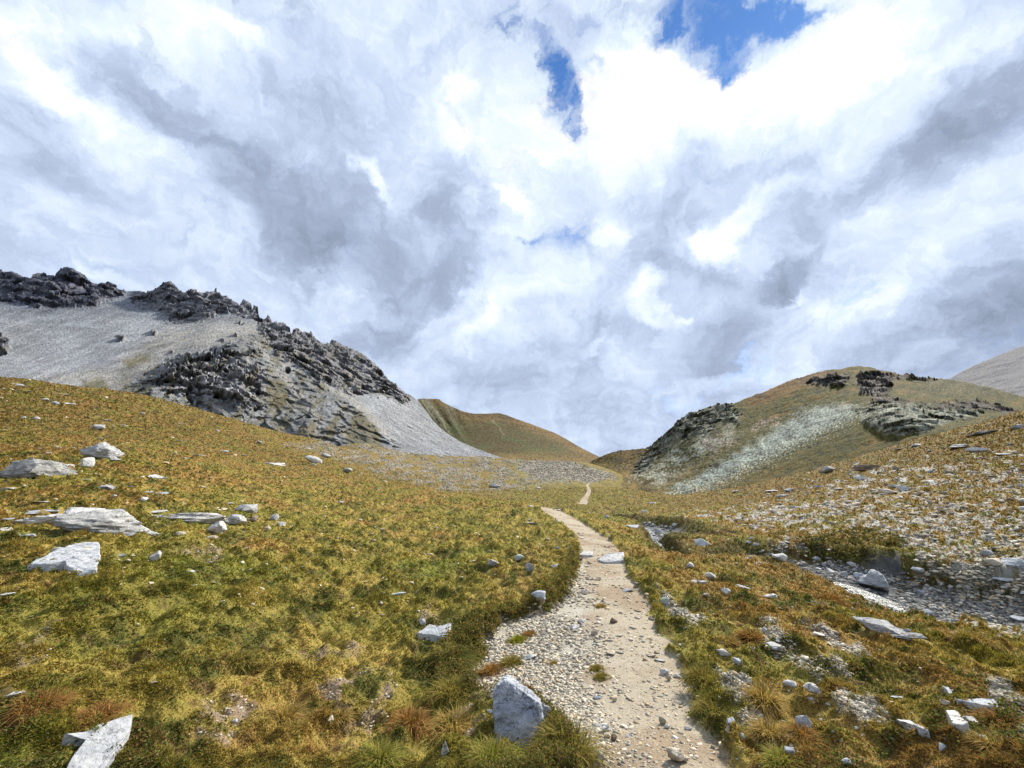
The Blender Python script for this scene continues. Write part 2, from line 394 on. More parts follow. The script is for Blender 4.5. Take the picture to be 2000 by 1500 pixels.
# stream bed
st = hits([(1256, 1014), (1282, 1040), (1325, 1068), (1430, 1072), (1500, 1078), (1580, 1086), (1660, 1104), (1720, 1128)])
end = st[-1] + np.array([3.0, -2.6, 0]); end2 = end + np.array([5.0, -2.0, 0]); st = np.vstack([st[0] + np.array([-0.8, 9, 0]), st[0] + np.array([-1.3, 4, 0]), st, end, end2])
sd, sl = linedist(st, GX, GY)
wob = 0.35 * n_a
bedw = np.interp(GX, [3, 7.2, 8.2, 9.0, 11, 14, 18], [.12, .16, 1.0, 2.1, 2.4, 2.0, 1.0])
carve = np.interp(GX, [3, 6, 8, 11, 14, 18], [.6, .55, .55, .75, .8, .7])
GZ = GZ - carve * (1 - sstep(bedw * 0.75, bedw * 1.25 + 0.35, sd + wob * 0.6)) * (R2 < 60)
# further gully up the valley, dark banks
gu = hits([(1165, 1003), (1200, 1001), (1250, 992)]); gd, _ = linedist(gu, GX, GY)
GZ = GZ - 1.1 * np.exp(-(gd / 1.3) ** 2)
GZ = GZ - .20 * sstep(-30, 10, -np.abs(polydist(PX, PY, [(1230,1045),(1290,1068),(1370,1085),(1440,1098),(1560,1127),(1640,1153),(1720,1180),(1850,1217)], closed=False)) + 14) * (R2 < 20) * (1 + 1.3 * sstep(1470, 1560, PX) * sstep(1800, 1740, PX))
BED = (bedw * 0.95 + wob * 0.6 - sd) * (R2 < 60) + (R2 >= 60) * -9
# relief of the turf: low hummocks, tussocks, terracettes; the path lies a hand lower with a broken edge
turf = 1 - sstep(-0.10, 0.05, PATH)
turf *= 1 - sstep(-0.25, 0.1, BED)
amp = np.interp(R2, [1, 8, 30, 120, 430], [1, 1.2, 2.2, 5, 9])
tl = fbm(GX * 0.28, GY * 0.28, oct=4, rough=0.55, seed=21)
ts = fbm(GX * 2.6, GY * 2.6, oct=3, rough=0.6, seed=33, ridged=False)
tx = 1 - np.abs(fbm(GX * 1.35, GY * 1.35, oct=3, rough=0.6, seed=41)) * 2.2
fadefar = np.interp(R2, [1.8, 60, 430, 600], [1, 1, 0.7, 0])
GZ += turf * fadefar * (0.08 * tl * amp + 0.15 * ts * np.sqrt(amp) + 0.075 * tx)
fine = fbm(GX * 11, GY * 11, oct=3, rough=0.7, seed=51) * np.interp(R2, [1, 12, 25], [1, 1, 0])
GZ += turf * 0.022 * fine + (1 - turf) * 0.009 * fine * np.interp(R2, [1, 12], [1, .3])
GZ += turf * (R2 < 40) * sstep(-1.6, -0.10, PATH) * np.where(PX < 1150, .13, .05) * (1 + .8 * n_a) * np.interp(R2, [1, 12, 30], [1, .8, .3])
hum = np.exp(-((PX - 860) / 260) ** 2) * (R2 < 14) * (PX < 1120) + .35 * (R2 < 14)
GZ += turf * hum * .10 * fbm(GX * 1.9, GY * 1.9, oct=3, rough=.5, seed=45)
stone_relief = fbm(GX * 1.7, GY * 1.7, oct=5, rough=0.7, seed=61)
PXD, PYD, _ = project(GX, GY, GZ)

# ------------------------------------------------------------------ zones and colours of the ground
wx = PX + 26 * fbm(PX / 90, PY / 55, oct=4, rough=0.6, seed=71); wy = PY + 14 * fbm(PX / 90 + 40, PY / 55, oct=4, rough=0.6, seed=72)
def zone(poly, feather=14): return sstep(-feather, feather, polydist(wx, wy, poly))
talus = zone([(560,868),(620,882),(680,905),(760,930),(860,958),(960,962),(1060,948),(1160,940),(1185,932),(1160,915),(1120,900),(1060,898),(980,892),(880,884),(780,872),(700,858),(640,862)], 9)
mound = zone([(1010,915),(1030,902),(1060,896),(1100,897),(1140,908),(1180,922),(1200,934),(1150,942),(1060,940)], 5)
rough_r = np.maximum.reduce([zone([(1480,1075),(1560,1040),(1480,1030),(1380,1020),(1330,1010),(1480,985),(1640,975),(1790,975),(2010,990),(2300,1010),(2300,1300),(2010,1260),(1880,1215),(1800,1180),(1780,1100),(1730,1055),(1640,1035)], 22),
                             0.8 * zone([(1560,955),(1620,925),(1700,910),(1800,900),(1990,870),(2300,850),(2300,1000),(1900,1000),(1650,1000)], 30)])
right_strip = np.maximum.reduce([zone(p, 7) for p in ([(1480,1225),(1510,1225),(1560,1290),(1640,1320),(1660,1345),(1600,1345),(1560,1330),(1500,1275)],
                [(1560,1220),(1600,1230),(1680,1275),(1700,1300),(1670,1298),(1620,1260)], [(1925,1335),(1960,1345),(2010,1400),(2200,1560),(2010,1480),(1950,1400)],
                [(1400,1330),(1450,1340),(1470,1400),(1440,1420),(1400,1360)], [(1630,1390),(1700,1400),(1750,1440),(1700,1450),(1640,1420)], [(1470,1400),(1520,1440),(1560,1500),(1500,1500),(1450,1450)],
                [(1290,1165),(1330,1190),(1380,1230),(1350,1240),(1300,1200)])])
soil = np.maximum.reduce([zone(p, 9) for p in ([(400,1370),(470,1375),(500,1395),(470,1425),(430,1470),(380,1480),(370,1430)], [(620,1360),(700,1340),(760,1350),(770,1390),(700,1420),(640,1400)],
                [(560,1290),(700,1275),(720,1290),(600,1300)], [(880,1400),(930,1395),(960,1440),(910,1470),(880,1440)], [(20,1290),(90,1250),(110,1280),(40,1330)], [(340,1080),(420,1070),(450,1090),(380,1105)],
                [(820,1200),(860,1210),(870,1235),(815,1232)], [(640,1385),(720,1370),(760,1440),(680,1440)])])
edge_l = sstep(-0.34, -0.02, PATH) * (1 - sstep(.0, .06, PATH)) * (PX < 1130) * (R2 < 12)
ledge = 0.55 * zone([(60,1010),(280,995),(500,990),(500,1040),(420,1050),(280,1050),(120,1050)], 10)

nz1 = fbm(GX * 0.32, GY * 0.32, oct=5, rough=0.62, seed=81)
nz2 = fbm(GX * 1.1, GY * 1.1, oct=5, rough=0.65, seed=82)
nz3 = fbm(GX * 4.2, GY * 4.2, oct=4, rough=0.7, seed=83)
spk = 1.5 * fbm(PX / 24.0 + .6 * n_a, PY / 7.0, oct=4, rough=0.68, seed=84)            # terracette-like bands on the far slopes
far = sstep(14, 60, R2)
C = lambda *c: np.array(c, np.float32)
OLIVE, YELLOW, ORANGE, DGREEN, BROWN, GREEN = C(.195,.168,.036), C(.300,.232,.062), C(.235,.138,.044), C(.078,.084,.022), C(.100,.066,.030), C(.165,.178,.034)
orange_bias = 0.26 * sstep(1100, 900, PY) * (PX < 1000) + 0.22 * sstep(1150, 1350, PX) * sstep(1350, 1100, PY) + 0.16 * sstep(1300, 1500, PX) - 0.10 * (PX < 900) * sstep(1000, 1200, PY)
def grass_colour(n1, n2, n3, ob, sp, fr):
    c = np.broadcast_to(OLIVE, n1.shape + (3,)).astype(np.float32)
    c = mixc(c, YELLOW, sstep(-.10, .26, n2 * .5 + n1 * .8 + ob * .4))
    c = mixc(c, ORANGE, sstep(.05, .40, n1 * .8 + n3 * .45 + ob) * .85)
    c = mixc(c, GREEN, sstep(.12, .42, -n1 * .8 + n3 * .3 - ob * .8) * .8)
    c = mixc(c, DGREEN, sstep(.06, .28, -n2 * .95 - n3 * .45 + sp * fr * .5) * .85)
    c = mixc(c, BROWN, sstep(.12, .34, n3 * .7 - n2 * .5 + sp * fr * .6) * .8)
    return c
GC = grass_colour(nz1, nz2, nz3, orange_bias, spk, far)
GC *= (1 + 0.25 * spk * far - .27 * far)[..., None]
STONE, STONE_D, SAND, SOIL, GREY = C(.40,.385,.35), C(.17,.165,.155), C(.315,.27,.205), C(.16,.118,.085), C(.31,.29,.25)
sp2 = fbm(PX / 3.2, PY / 1.8, oct=2, rough=0.6, seed=85)
stony = mixc(np.broadcast_to(GREY, GC.shape), STONE, sstep(-.1, .3, sp2)); stony = mixc(stony, STONE_D * .7, sstep(.1, .42, -sp2 + nz2 * .3))
gz = sstep(.46, .58, np.clip(rough_r, 0, 1) * .50 + nz1 * .30 + nz2 * .45 + spk * .75 + nz3 * .20 - .03 + .12 * sstep(990, 1080, PY))
GRAVEL = np.clip(np.maximum(gz * (rough_r > .02), right_strip * sstep(-.22, .12, nz3 + nz2 * .8 + .04)), 0, 1)
tz = talus * sstep(-.20, .22, fbm(PX / 34, PY / 8, oct=5, rough=.68, seed=86) * 1.1 + nz2 * .6 - .03) * .75
tz = np.maximum(tz, mound * (.95 + .2 * spk))
GC = mixc(GC, stony, GRAVEL)
GC = mixc(GC, mixc(C(.25,.235,.205) * np.ones_like(GC), C(.10,.095,.07), sstep(-.05, .35, spk)), tz)
SOILM = np.clip(np.maximum(soil * .85 * sstep(-.15, .15, nz3 + nz2 * .6 - .02), edge_l * .8), 0, 1)
GC = mixc(GC, mixc(SOIL * np.ones_like(GC), C(.24,.18,.135), sstep(-.3, .3, nz3)), SOILM)
# dark gully banks, dark heath above the stream
bank = sstep(1.2, .2, np.abs(sd - bedw)) * (R2 < 60) * sstep(-.4, .1, nz2 + .15)
GC = mixc(GC, C(.045,.045,.018), bank * .75)
GC = mixc(GC, C(.07,.05,.03), sstep(1.6, .4, gd + nz2) * (R2 > 20) * .7)
heath = zone([(1575,1058),(1630,1044),(1700,1040),(1752,1052),(1765,1072),(1700,1074),(1620,1070)], 9)
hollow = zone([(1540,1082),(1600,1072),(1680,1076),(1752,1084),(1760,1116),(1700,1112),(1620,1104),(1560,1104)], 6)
GC = mixc(GC, C(.085,.085,.028), heath * sstep(-.1, .2, nz2 + spk * .5 + .02) * .55)
BEDM = sstep(-.12, .12, BED)
bedc = mixc(C(.075,.08,.085) * np.ones_like(GC), C(.21,.22,.225), sstep(-.05, .4, nz3 + sp2 * .5))
GC = mixc(GC, bedc, BEDM)
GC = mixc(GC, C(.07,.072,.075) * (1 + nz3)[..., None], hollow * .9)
# path: sandy trodden line on the right, grey gravel spreading to the left
lat = (PX - pl) / np.maximum(prr - pl, 1)
sandy = sstep(-.28, .28, (PX - np.interp(PY, [985,1060,1100,1200,1300,1400,1500], [1050,1120,1150,1165,1180,1200,1200])) / k_px + .5 * n_a + .3 * n_b + .10)
sandy = np.maximum(sandy, sstep(12, 16, R2))
pc = mixc(C(.35,.325,.27) * np.ones_like(GC), STONE, sstep(-.05, .4, nz3 + sp2 * .3))
pc = mixc(pc, mixc(SAND * np.ones_like(GC), C(.235,.175,.115), sstep(-.15, .3, n_a * 1.3 + nz1 * .6 + nz3 * .3)), sandy * .9)
pathmask = sstep(-.03, .05, PATH)
GC = mixc(GC, pc, pathmask)
GZ += 0.012 * pathmask * nz2 * (R2 < 20) + (tz + GRAVEL * .4) * 0.05 * stone_relief * np.interp(R2, [5, 60, 300], [1, 4, 16])

GRASSM = (1 - pathmask) * (1 - BEDM) * (1 - GRAVEL * .92) * (1 - hollow) * (1 - SOILM * .85) * (1 - tz * .85)
mat_ground = ground_material('meadow_turf', 34.0, 22.0, 0.03, 0.42)
mat_path = ground_material('trodden_path', 60.0, 45.0, 0.012, 0.34)
mat_bed = ground_material('stream_gravel', 30.0, 18.0, 0.05, 0.5)
ncol = len(AZ)
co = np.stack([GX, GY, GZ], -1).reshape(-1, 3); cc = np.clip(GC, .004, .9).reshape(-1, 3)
fm = lambda m: (m[:-1, :-1] + m[1:, :-1] + m[:-1, 1:] + m[1:, 1:]) / 4
sel_path = fm(pathmask) > .5; sel_bed = (fm(BEDM) > .5) & ~sel_path
def submesh(name, sel, mat, kind='structure'):
    f = grid_faces(len(RR), ncol)
    f = f[sel.ravel()]; u, inv = np.unique(f, return_inverse=True)
    return mesh_obj(name, co[u], inv.reshape(-1, 4)[:, ::-1], mat, {'col': cc[u]}, kind=kind)
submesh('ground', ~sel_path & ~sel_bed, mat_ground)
submesh('path', sel_path, mat_path)
submesh('stream_bed', sel_bed, mat_bed)

# ------------------------------------------------------------------ mountains: sight lines with surveyed ranges
def mountain(name, top, bot, ranges, step, colour, relief, mat, back=(900, 260), x0=None, x1=None):
    """top/bot: skyline and foot polylines in photo pixels; ranges: (px, py, metres) spread over the face"""
    top = np.array(top, float); bot = np.array(bot, float)
    x0 = top[0, 0] if x0 is None else x0; x1 = top[-1, 0] if x1 is None else x1
    nx = int((x1 - x0) / step) + 1; xs = np.linspace(x0, x1, nx)
    ty = np.interp(xs, top[:, 0], top[:, 1]); by = np.interp(xs, bot[:, 0], bot[:, 1])
    ny = int(np.max(by - ty) / step) + 2; t = np.linspace(0, 1, ny)[:, None]
    px = np.broadcast_to(xs, (ny, nx)); kk = 41; kw = np.hanning(kk + 2)[1:-1]; kw /= kw.sum(); tsm = np.convolve(np.pad(ty, kk // 2, 'edge'), kw, 'valid')[:nx]; py = by + (tsm - by) * t + (ty - tsm) * t ** 7
    R = TPS([(a / 300, b / 150) for a, b, _ in ranges], np.log([c for *_, c in ranges]), 1e-3)
    r = np.exp(R(np.stack([px.ravel() / 300, py.ravel() / 150], 1))).reshape(px.shape)
    x, y, z = ray(px, py); h = np.hypot(x, y); ux, uy = x / h, y / h
    Xm, Ym, Zm = ux * r, uy * r, CAM_Z + z / h * r
    dr, dz = relief(px, py, Xm, Ym, Zm, t)
    r2 = r + dr; Xm, Ym, Zm = ux * r2, uy * r2, Zm + dr * z / h * 0.6 + dz
    col = colour(px, py, Xm, Ym, Zm)
    # the far side falls away behind the crest, the sides and foot run into the ground
    nb = 7; bx, byy, bz = [], [], []
    for k in range(1, nb + 1):
        s = k / nb; rb = r2[-1] + back[0] * s; bx.append(ux[-1] * rb); byy.append(uy[-1] * rb); bz.append(Zm[-1] - back[1] * s ** 1.1)
    Xa = np.vstack([Xm, bx]); Ya = np.vstack([Ym, byy]); Za = np.vstack([Zm, bz]); Ca = np.vstack([col, np.repeat(col[-1:], nb, 0)])
    return mesh_obj(name, np.stack([Xa, Ya, Za], -1).reshape(-1, 3), grid_faces(*Xa.shape), mat, {'col': np.clip(Ca, .01, .9).reshape(-1, 3)}, kind='structure')
def pz(px, py, poly, f=6, wob=8, seed=0):
    a = px + wob * fbm(px / 22, py / 22, oct=4, rough=.65, seed=90 + seed); b = py + wob * fbm(px / 22 + 9, py / 22, oct=4, rough=.65, seed=94 + seed)
    return sstep(-f, f, polydist(a, b, poly) + .9 * wob * fbm(px / 8, py / 5, oct=3, rough=.7, seed=97 + seed))
def streaks(px, py, ang, l=40, w_=4, seed=0, oct=3):
    c, s = math.cos(math.radians(ang)), math.sin(math.radians(ang)); return fbm((px * c + py * s) / l, (-px * s + py * c) / w_, oct=oct, rough=.6, seed=100 + seed)

mat_rock = ground_material('grey_mountain', 0.35, 0.22, 1.6, 0.22)
mat_hill = ground_material('grass_hill', 0.7, 0.5, 0.9, 0.30)

SKY_L = [(-900,640),(-700,600),(-560,610),(-430,570),(-340,585),(-260,560),(-180,540),(-100,548),(-60,530),(0,524),(10,532),(40,538),(60,543),(65,537),(85,533),(105,537),(120,528),(137,524),(155,530),(168,540),(178,550),(190,556),(200,555),(210,551),(220,558),(230,565),(245,569),(265,568),(295,570),(305,565),
 (318,557),(325,551),(335,550),(345,560),(350,567),(380,570),(405,567),(415,565),(427,566),(434,574),(450,585),(468,595),(475,588),(486,588),(493,600),(499,603),(503,599),(506,618),(515,624),(522,618),(530,628),(545,633),(555,634),(570,650),(578,640),
 (592,647),(607,650),(625,665),(640,669),(652,665),(670,675),(690,680),(700,687),(720,700),(732,708),(745,724),(760,741),(772,752),(785,762),(802,771),(816,782),(832,802),(846,822),(862,838),(880,851),(900,863),(930,876),(960,887),(985,895),(1005,902),(1040,912),(1075,918)]
BOT_L = [(-900,860),(-260,830),(0,810),(250,830),(420,862),(600,885),(760,898),(900,908),(1000,918),(1075,922)]
RNG_L = [(-900,640,1700),(-900,840,560),(-500,600,1500),(-500,830,480),(-200,560,1300),(0,530,1180),(140,528,1150),(260,570,1120),(335,553,1060),(500,605,960),(620,665,900),(740,725,850),(820,785,800),(930,878,600),(1050,915,480),
 (-200,800,420),(0,790,430),(250,800,430),(420,840,420),(600,870,420),(760,888,430),(900,900,440),(-100,700,650),(60,640,900),(200,620,950),(350,640,860),(150,700,640),(300,700,600),
 (480,640,800),(420,700,560),(500,720,560),(420,780,470),(560,760,520),(600,700,680),(680,780,560),(740,800,560),(820,850,560),(640,850,445),(0,700,640),(560,650,830)]
POLY_R1 = [(-900,600),(-700,560),(-500,560),(-260,520),(0,515),(140,518),(250,560),(236,575),(226,586),(200,584),(188,596),(175,597),(140,596),(100,600),(70,598),(20,590),(0,588),(-260,610),(-900,680)]
POLY_R2 = [(262,575),(300,562),(335,545),(430,560),(480,582),(510,600),(512,624),(440,610),(415,620),(390,626),(350,628),(322,626),(330,612),(300,606),(262,598),(256,588)]
POLY_R3 = [(500,606),(560,632),(650,660),(720,696),(770,748),(812,780),(790,786),(740,772),(690,772),(650,756),(606,726),(560,694),(530,668),(505,640)]
POLY_R4 = [(312,716),(345,702),(362,706),(405,690),(425,680),(450,676),(470,700),(500,715),(520,740),(510,790),(470,790),(430,800),(385,796),(350,770),(300,740)]
POLY_R5 = [(-60,650),(0,652),(14,662),(20,682),(10,692),(-60,694)]
KNOBS = [(330,712,9),(365,705,10),(422,682,7),(356,738,6),(402,770,22),(236,660,9),(490,690,8),(540,685,9),(545,690,8),(433,666,5),(392,745,12),(560,722,8),(498,768,12),(334,688,5),(300,650,7),(620,745,9),(595,712,10),(470,632,5),(460,655,4)]
def rock_left(px, py):
    m = np.maximum.reduce([pz(px, py, POLY_R1, 5, 7, 1), pz(px, py, POLY_R2, 5, 8, 2), pz(px, py, POLY_R3, 7, 10, 3), pz(px, py, POLY_R4, 16, 18, 4) * sstep(-.22, .12, fbm(px / 16, py / 12, oct=3, rough=.6, seed=119) + .03), pz(px, py, POLY_R5, 4, 5, 5)])
    for i, (a, b, s) in enumerate(KNOBS):
        d = np.hypot((px - a) / s, (py - b) / (s * .75)) + .45 * fbm(px / 9, py / 9, oct=3, seed=120 + i)
        m = np.maximum(m, sstep(1.15, .7, d))
    return m
def relief_left(px, py, X_, Y_, Z_, t):
    rk = rock_left(px, py); edge = sstep(0, .04, 1 - t) * .6 + .4
    s = 1 / 46.0
    rd = fbm(X_ * s, Y_ * s, Z_ * s * 1.3, oct=6, rough=.62, seed=130, ridged=True)
    strata = fbm(X_ / 160, Y_ / 160, (Z_ - .35 * X_) / 13, oct=4, rough=.6, seed=131)
    blk = fbm(X_ / 26, Y_ / 26, Z_ / 11, oct=5, rough=.62, seed=133, ridged=True) * .7
    w1_ = 9 * fbm(X_ / 40, Y_ / 40, Z_ / 40, oct=2, seed=136); fa, _ = facets((X_ + w1_) / 42, (Y_ - w1_) / 42, (Z_ + .3 * X_) / 26, 1); fb, _ = facets((X_ + w1_) / 17, (Y_ + w1_) / 17, (Z_ + .3 * X_) / 11, 2); fc, _ = facets(X_ / 7, Y_ / 7, (Z_ + .3 * X_) / 5, 3)
    big = fbm(X_ / 150, Y_ / 150, oct=3, seed=132)
    face = pz(px, py, [(230,762),(300,720),(420,676),(520,650),(600,716),(700,800),(770,860),(800,900),(200,900),(180,780)], 14, 10, 9)
    cut = -15 * fa - 8 * fb - 3.2 * fc
    dr = rk * (cut - 6 * rd - 4 * strata) - 10 * big + face * (-3.5 * fa - 4.5 * fb - 2.6 * fc - 5 * rd) - 1.2 * blk + 1.1 * fc
    rib = np.sin((px * .9 + py * .35) / 23 + 2.2 * big) * 5 * face
    return dr * edge + rib, rk * (3.5 * fa + 3.0 * fb + 1.5 * fc) * (.25 + .75 * t) + face * (.8 * fb + .5 * fc)
def colour_left(px, py, X_, Y_, Z_):
    n = fbm(X_ / 30, Y_ / 30, Z_ / 30, oct=4, rough=.6, seed=140); f = fbm(px / 3.0, py / 2.2, oct=3, rough=.7, seed=141)
    c = np.broadcast_to(C(.205,.215,.232), px.shape + (3,)).astype(np.float32)
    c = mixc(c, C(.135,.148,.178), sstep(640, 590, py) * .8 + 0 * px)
    warm = pz(px, py, [(200,720),(330,640),(420,625),(520,640),(600,700),(560,700),(500,670),(430,672),(330,700),(230,760),(60,740)], 14, 10, 6)
    c = mixc(c, C(.30,.275,.235), warm * (.5 + .5 * streaks(px, py, -22, 60, 4, 1)))
    st1 = streaks(px, py, -20, 90, 7, 2); c = c * (1 + .45 * st1 * sstep(460, 380, px) + .5 * fbm(px / 120, py / 40, oct=4, seed=146))[..., None]
    face = pz(px, py, [(215,762),(300,715),(420,682),(500,668),(560,676),(620,730),(690,790),(735,850),(750,880),(700,900),(200,900),(180,780)], 12, 12, 9)
    sv_ = fbm((px + .55 * (py - 700)) / 20, (py - 700) / 60, oct=4, rough=.62, seed=143)
    low = sstep(700, 860, py)
    gm = face * sstep(-.08, .16, sv_ * .9 + n * .5 + f * .55 - .06 + .10 * low)
    olive = mixc(C(.085,.080,.034) * np.ones_like(c), C(.13,.105,.045), sstep(-.3, .3, n))
    c = mixc(c, olive, gm * .8)
    for q in ([(705,790),(720,800),(742,840),(746,880),(700,885),(670,850),(690,820)], [(240,705),(290,690),(300,700),(250,720)], [(160,745),(200,738),(215,760),(170,770)], [(520,735),(560,745),(560,800),(520,790)]):
        c = mixc(c, olive, pz(px, py, q, 6, 8, 7) * sstep(-.3, .1, f + .1) * .85)
    # pale chutes between the ribs
    for q, wd in (([(500,672),(540,720),(600,790),(640,860)], 6), ([(560,655),(600,700),(640,745),(700,790),(740,830),(780,865),(850,890)], 8), ([(480,690),(500,740),(505,800)], 4), ([(545,690),(565,740),(580,800)], 4), ([(350,790),(330,820),(300,860)], 9), ([(430,790),(400,830),(380,860)], 10)):
        d = polydist(px + 6 * fbm(px / 15, py / 15, oct=3, seed=151), py, q, closed=False); c = mixc(c, C(.27,.262,.25), sstep(wd * 1.4, wd * .4, d) * .8)
    sc_ = pz(px, py, [(735,790),(790,782),(818,786),(850,832),(900,868),(1000,905),(1060,925),(900,930),(790,900),(750,830)], 8, 4, 8)
    c = mixc(c, C(.20,.208,.222) * np.ones_like(c) * (1 + .45 * streaks(px, py, 33, 60, 3.5, 5))[..., None], sc_)
    c = c * np.clip(.93 + 1.0 * f + .4 * n, .3, 2)[..., None]
    rk = rock_left(px, py); w1_ = 9 * fbm(X_ / 40, Y_ / 40, Z_ / 40, oct=2, seed=136)
    fb, jb = facets((X_ + w1_) / 17, (Y_ + w1_) / 17, (Z_ + .3 * X_) / 11, 2); fc, jc = facets(X_ / 7, Y_ / 7, (Z_ + .3 * X_) / 5, 3)
    rc = (C(.135,.135,.148) * np.ones_like(c)) * (1 + .55 * fb + .45 * fc)[..., None]; rc = mixc(rc, C(.055,.057,.066), np.maximum(sstep(.16, .0, jb) * .8, sstep(.12, 0, jc) * .55))
    c = mixc(c, C(.10,.10,.095), face * np.maximum(sstep(.12, 0, jc) * .6, sstep(-.02, .25, fbm((px + .9 * py) / 13, (py - .4 * px) / 5, oct=4, rough=.65, seed=147)) * .6))
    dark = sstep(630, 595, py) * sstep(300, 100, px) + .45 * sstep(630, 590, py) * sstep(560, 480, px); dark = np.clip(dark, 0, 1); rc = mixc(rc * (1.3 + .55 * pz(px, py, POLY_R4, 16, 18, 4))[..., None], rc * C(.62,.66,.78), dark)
    rc = mixc(rc, C(.19,.188,.19) * np.ones_like(c), sstep(.15, .5, f + n * .4) * (1 - dark * .8) * .8)
    rc = mixc(rc, C(.11,.10,.05) * np.ones_like(c), sstep(-.05, .2, sv_ * .8 + f * .6) * sstep(640, 700, py) * .5)
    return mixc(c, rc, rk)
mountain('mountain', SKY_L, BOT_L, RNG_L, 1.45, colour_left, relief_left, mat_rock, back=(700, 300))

SKY_B = [(740,770),(790,782),(812,781),(824,778),(840,779),(858,780),(864,785),(885,795),(905,804),(925,808),(945,808),(975,807),(990,811),(1010,819),(1040,829),(1060,837),(1080,844),(1105,857),(1130,872),(1150,882),(1172,893),(1200,902),(1260,915)]
BOT_B = [(740,900),(900,912),(1000,915),(1260,935)]
RNG_B = [(740,780,1000),(830,780,960),(950,808,930),(1060,838,880),(1150,883,760),(1250,912,640),(750,895,640),(900,905,560),(1000,912,520),(1150,925,440),(1250,935,420),(900,850,790),(1000,860,740)]
def relief_b(px, py, X_, Y_, Z_, t):
    b = fbm(X_ / 90, Y_ / 90, Z_ / 90, oct=5, rough=.55, seed=160); s = streaks(px, py, 55, 90, 14, 6)
    return -10 * b - 8 * s * sstep(960, 860, px), 0.6 * b
def colour_b(px, py, X_, Y_, Z_):
    n = fbm(X_ / 60, Y_ / 60, Z_ / 60, oct=5, rough=.65, seed=161); f = fbm(px / 4, py / 2.4, oct=3, rough=.7, seed=162)
    c = mixc(C(.082,.062,.024) * np.ones(px.shape + (3,)), C(.055,.060,.022), sstep(-.2, .3, n + (px < 900) * .2))
    top = np.interp(px[0], *np.array(SKY_B).T); d = py - top
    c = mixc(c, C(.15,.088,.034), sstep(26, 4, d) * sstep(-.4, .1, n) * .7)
    c = mixc(c, C(.165,.105,.035), sstep(875, 905, py + 10 * n) * .85)
    lt = streaks(px, py, 58, 120, 7, 7, 4)
    c = mixc(c, C(.20,.185,.13), sstep(-.05, .3, lt) * sstep(925, 850, px + 20 * n) * sstep(70, 20, d) * .75)
    c = mixc(c, C(.135,.125,.06), sstep(830, 812, px) * .7)
    for q, wd in (([(964,820),(975,835),(983,850)], 1.3), ([(845,795),(870,830),(880,850)], 1.6)):
        c = mixc(c, C(.24,.20,.15), sstep(wd * 1.5, wd * .3, polydist(px + 4 * n * 3, py, q, closed=False)) * .5)
    return c * np.clip(.90 + 1.2 * f + .6 * n, .3, 2)[..., None]
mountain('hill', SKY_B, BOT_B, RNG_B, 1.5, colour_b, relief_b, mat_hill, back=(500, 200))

SKY_F = [(1780,790),(1830,752),(1858,738),(1880,725),(1910,711),(1935,701),(1960,690),(1985,680),(2000,675),(2080,640),(2160,610),(2260,600),(2360,640)]
def relief_f(px, py, X_, Y_, Z_, t):
    b = fbm(X_ / 160, Y_ / 160, Z_ / 160, oct=6, rough=.6, seed=170); return -30 * b, 2 * b
def colour_f(px, py, X_, Y_, Z_):
    n = fbm(X_ / 90, Y_ / 90, Z_ / 90, oct=5, rough=.6, seed=171); s = streaks(px, py, -38, 50, 4, 8); f = fbm(px / 3, py / 2, oct=3, rough=.7, seed=173)
    c = mixc(C(.20,.19,.19) * np.ones(px.shape + (3,)), C(.13,.125,.135), sstep(0, .35, n + .2 * s))
    c = mixc(c, C(.26,.235,.20), sstep(.05, .4, s))
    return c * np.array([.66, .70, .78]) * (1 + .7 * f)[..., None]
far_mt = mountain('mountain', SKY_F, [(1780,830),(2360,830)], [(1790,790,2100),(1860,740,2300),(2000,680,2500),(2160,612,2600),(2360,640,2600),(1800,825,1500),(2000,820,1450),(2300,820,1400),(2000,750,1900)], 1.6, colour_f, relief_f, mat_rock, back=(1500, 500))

SKY_R = [(1120,920),(1150,905),(1165,897),(1182,889),(1210,881),(1240,878),(1262,876),(1272,870),(1282,860),(1296,849),(1310,837),(1322,824),(1336,813),(1352,806),(1382,797),(1402,790),(1420,788),(1434,790),(1452,780),(1472,773),(1490,767),(1512,757),(1540,745),(1562,738),(1590,730),
 (1620,723),(1640,722),(1656,718),(1676,716),(1696,718),(1720,724),(1750,729),(1790,736),(1830,740),(1860,743),(1900,751),(1950,762),(2000,777),(2100,800),(2250,830),(2400,860)]
BOT_R = [(1120,935),(1250,965),(1400,985),(1600,985),(1800,960),(2000,930),(2400,930)]
RNG_R = [(1130,918,520),(1182,890,520),(1262,878,430),(1310,838,400),(1420,790,400),(1540,747,400),(1680,718,390),(1830,742,400),(2000,780,420),(2300,840,450),
 (1130,932,330),(1250,960,230),(1400,975,170),(1600,975,130),(1800,950,120),(2000,920,125),(2350,920,140),(1350,880,290),(1500,850,260),(1600,800,270),(1750,800,205),(1760,845,165),(1900,800,235),(1900,860,150),(1500,920,190),(1650,880,170),(2000,830,190),(1720,750,310)]
P_CLIFF = [(1262,890),(1275,868),(1296,847),(1322,822),(1345,805),(1400,788),(1432,788),(1446,810),(1440,830),(1400,830),(1380,850),(1330,860),(1300,875),(1280,900),(1255,925),(1235,925),(1245,905)]
P_DOME = [(1672,800),(1700,790),(1730,785),(1780,790),(1830,800),(1880,800),(1925,808),(1880,820),(1845,828),(1820,838),(1790,848),(1750,851),(1715,846),(1685,830)]
P_CRAG = [(1674,735),(1686,727),(1720,726),(1746,734),(1742,760),(1735,772),(1705,776),(1680,768),(1670,750)]
P_SUM = [(1572,748),(1600,738),(1640,730),(1662,736),(1650,756),(1620,757),(1580,752)]
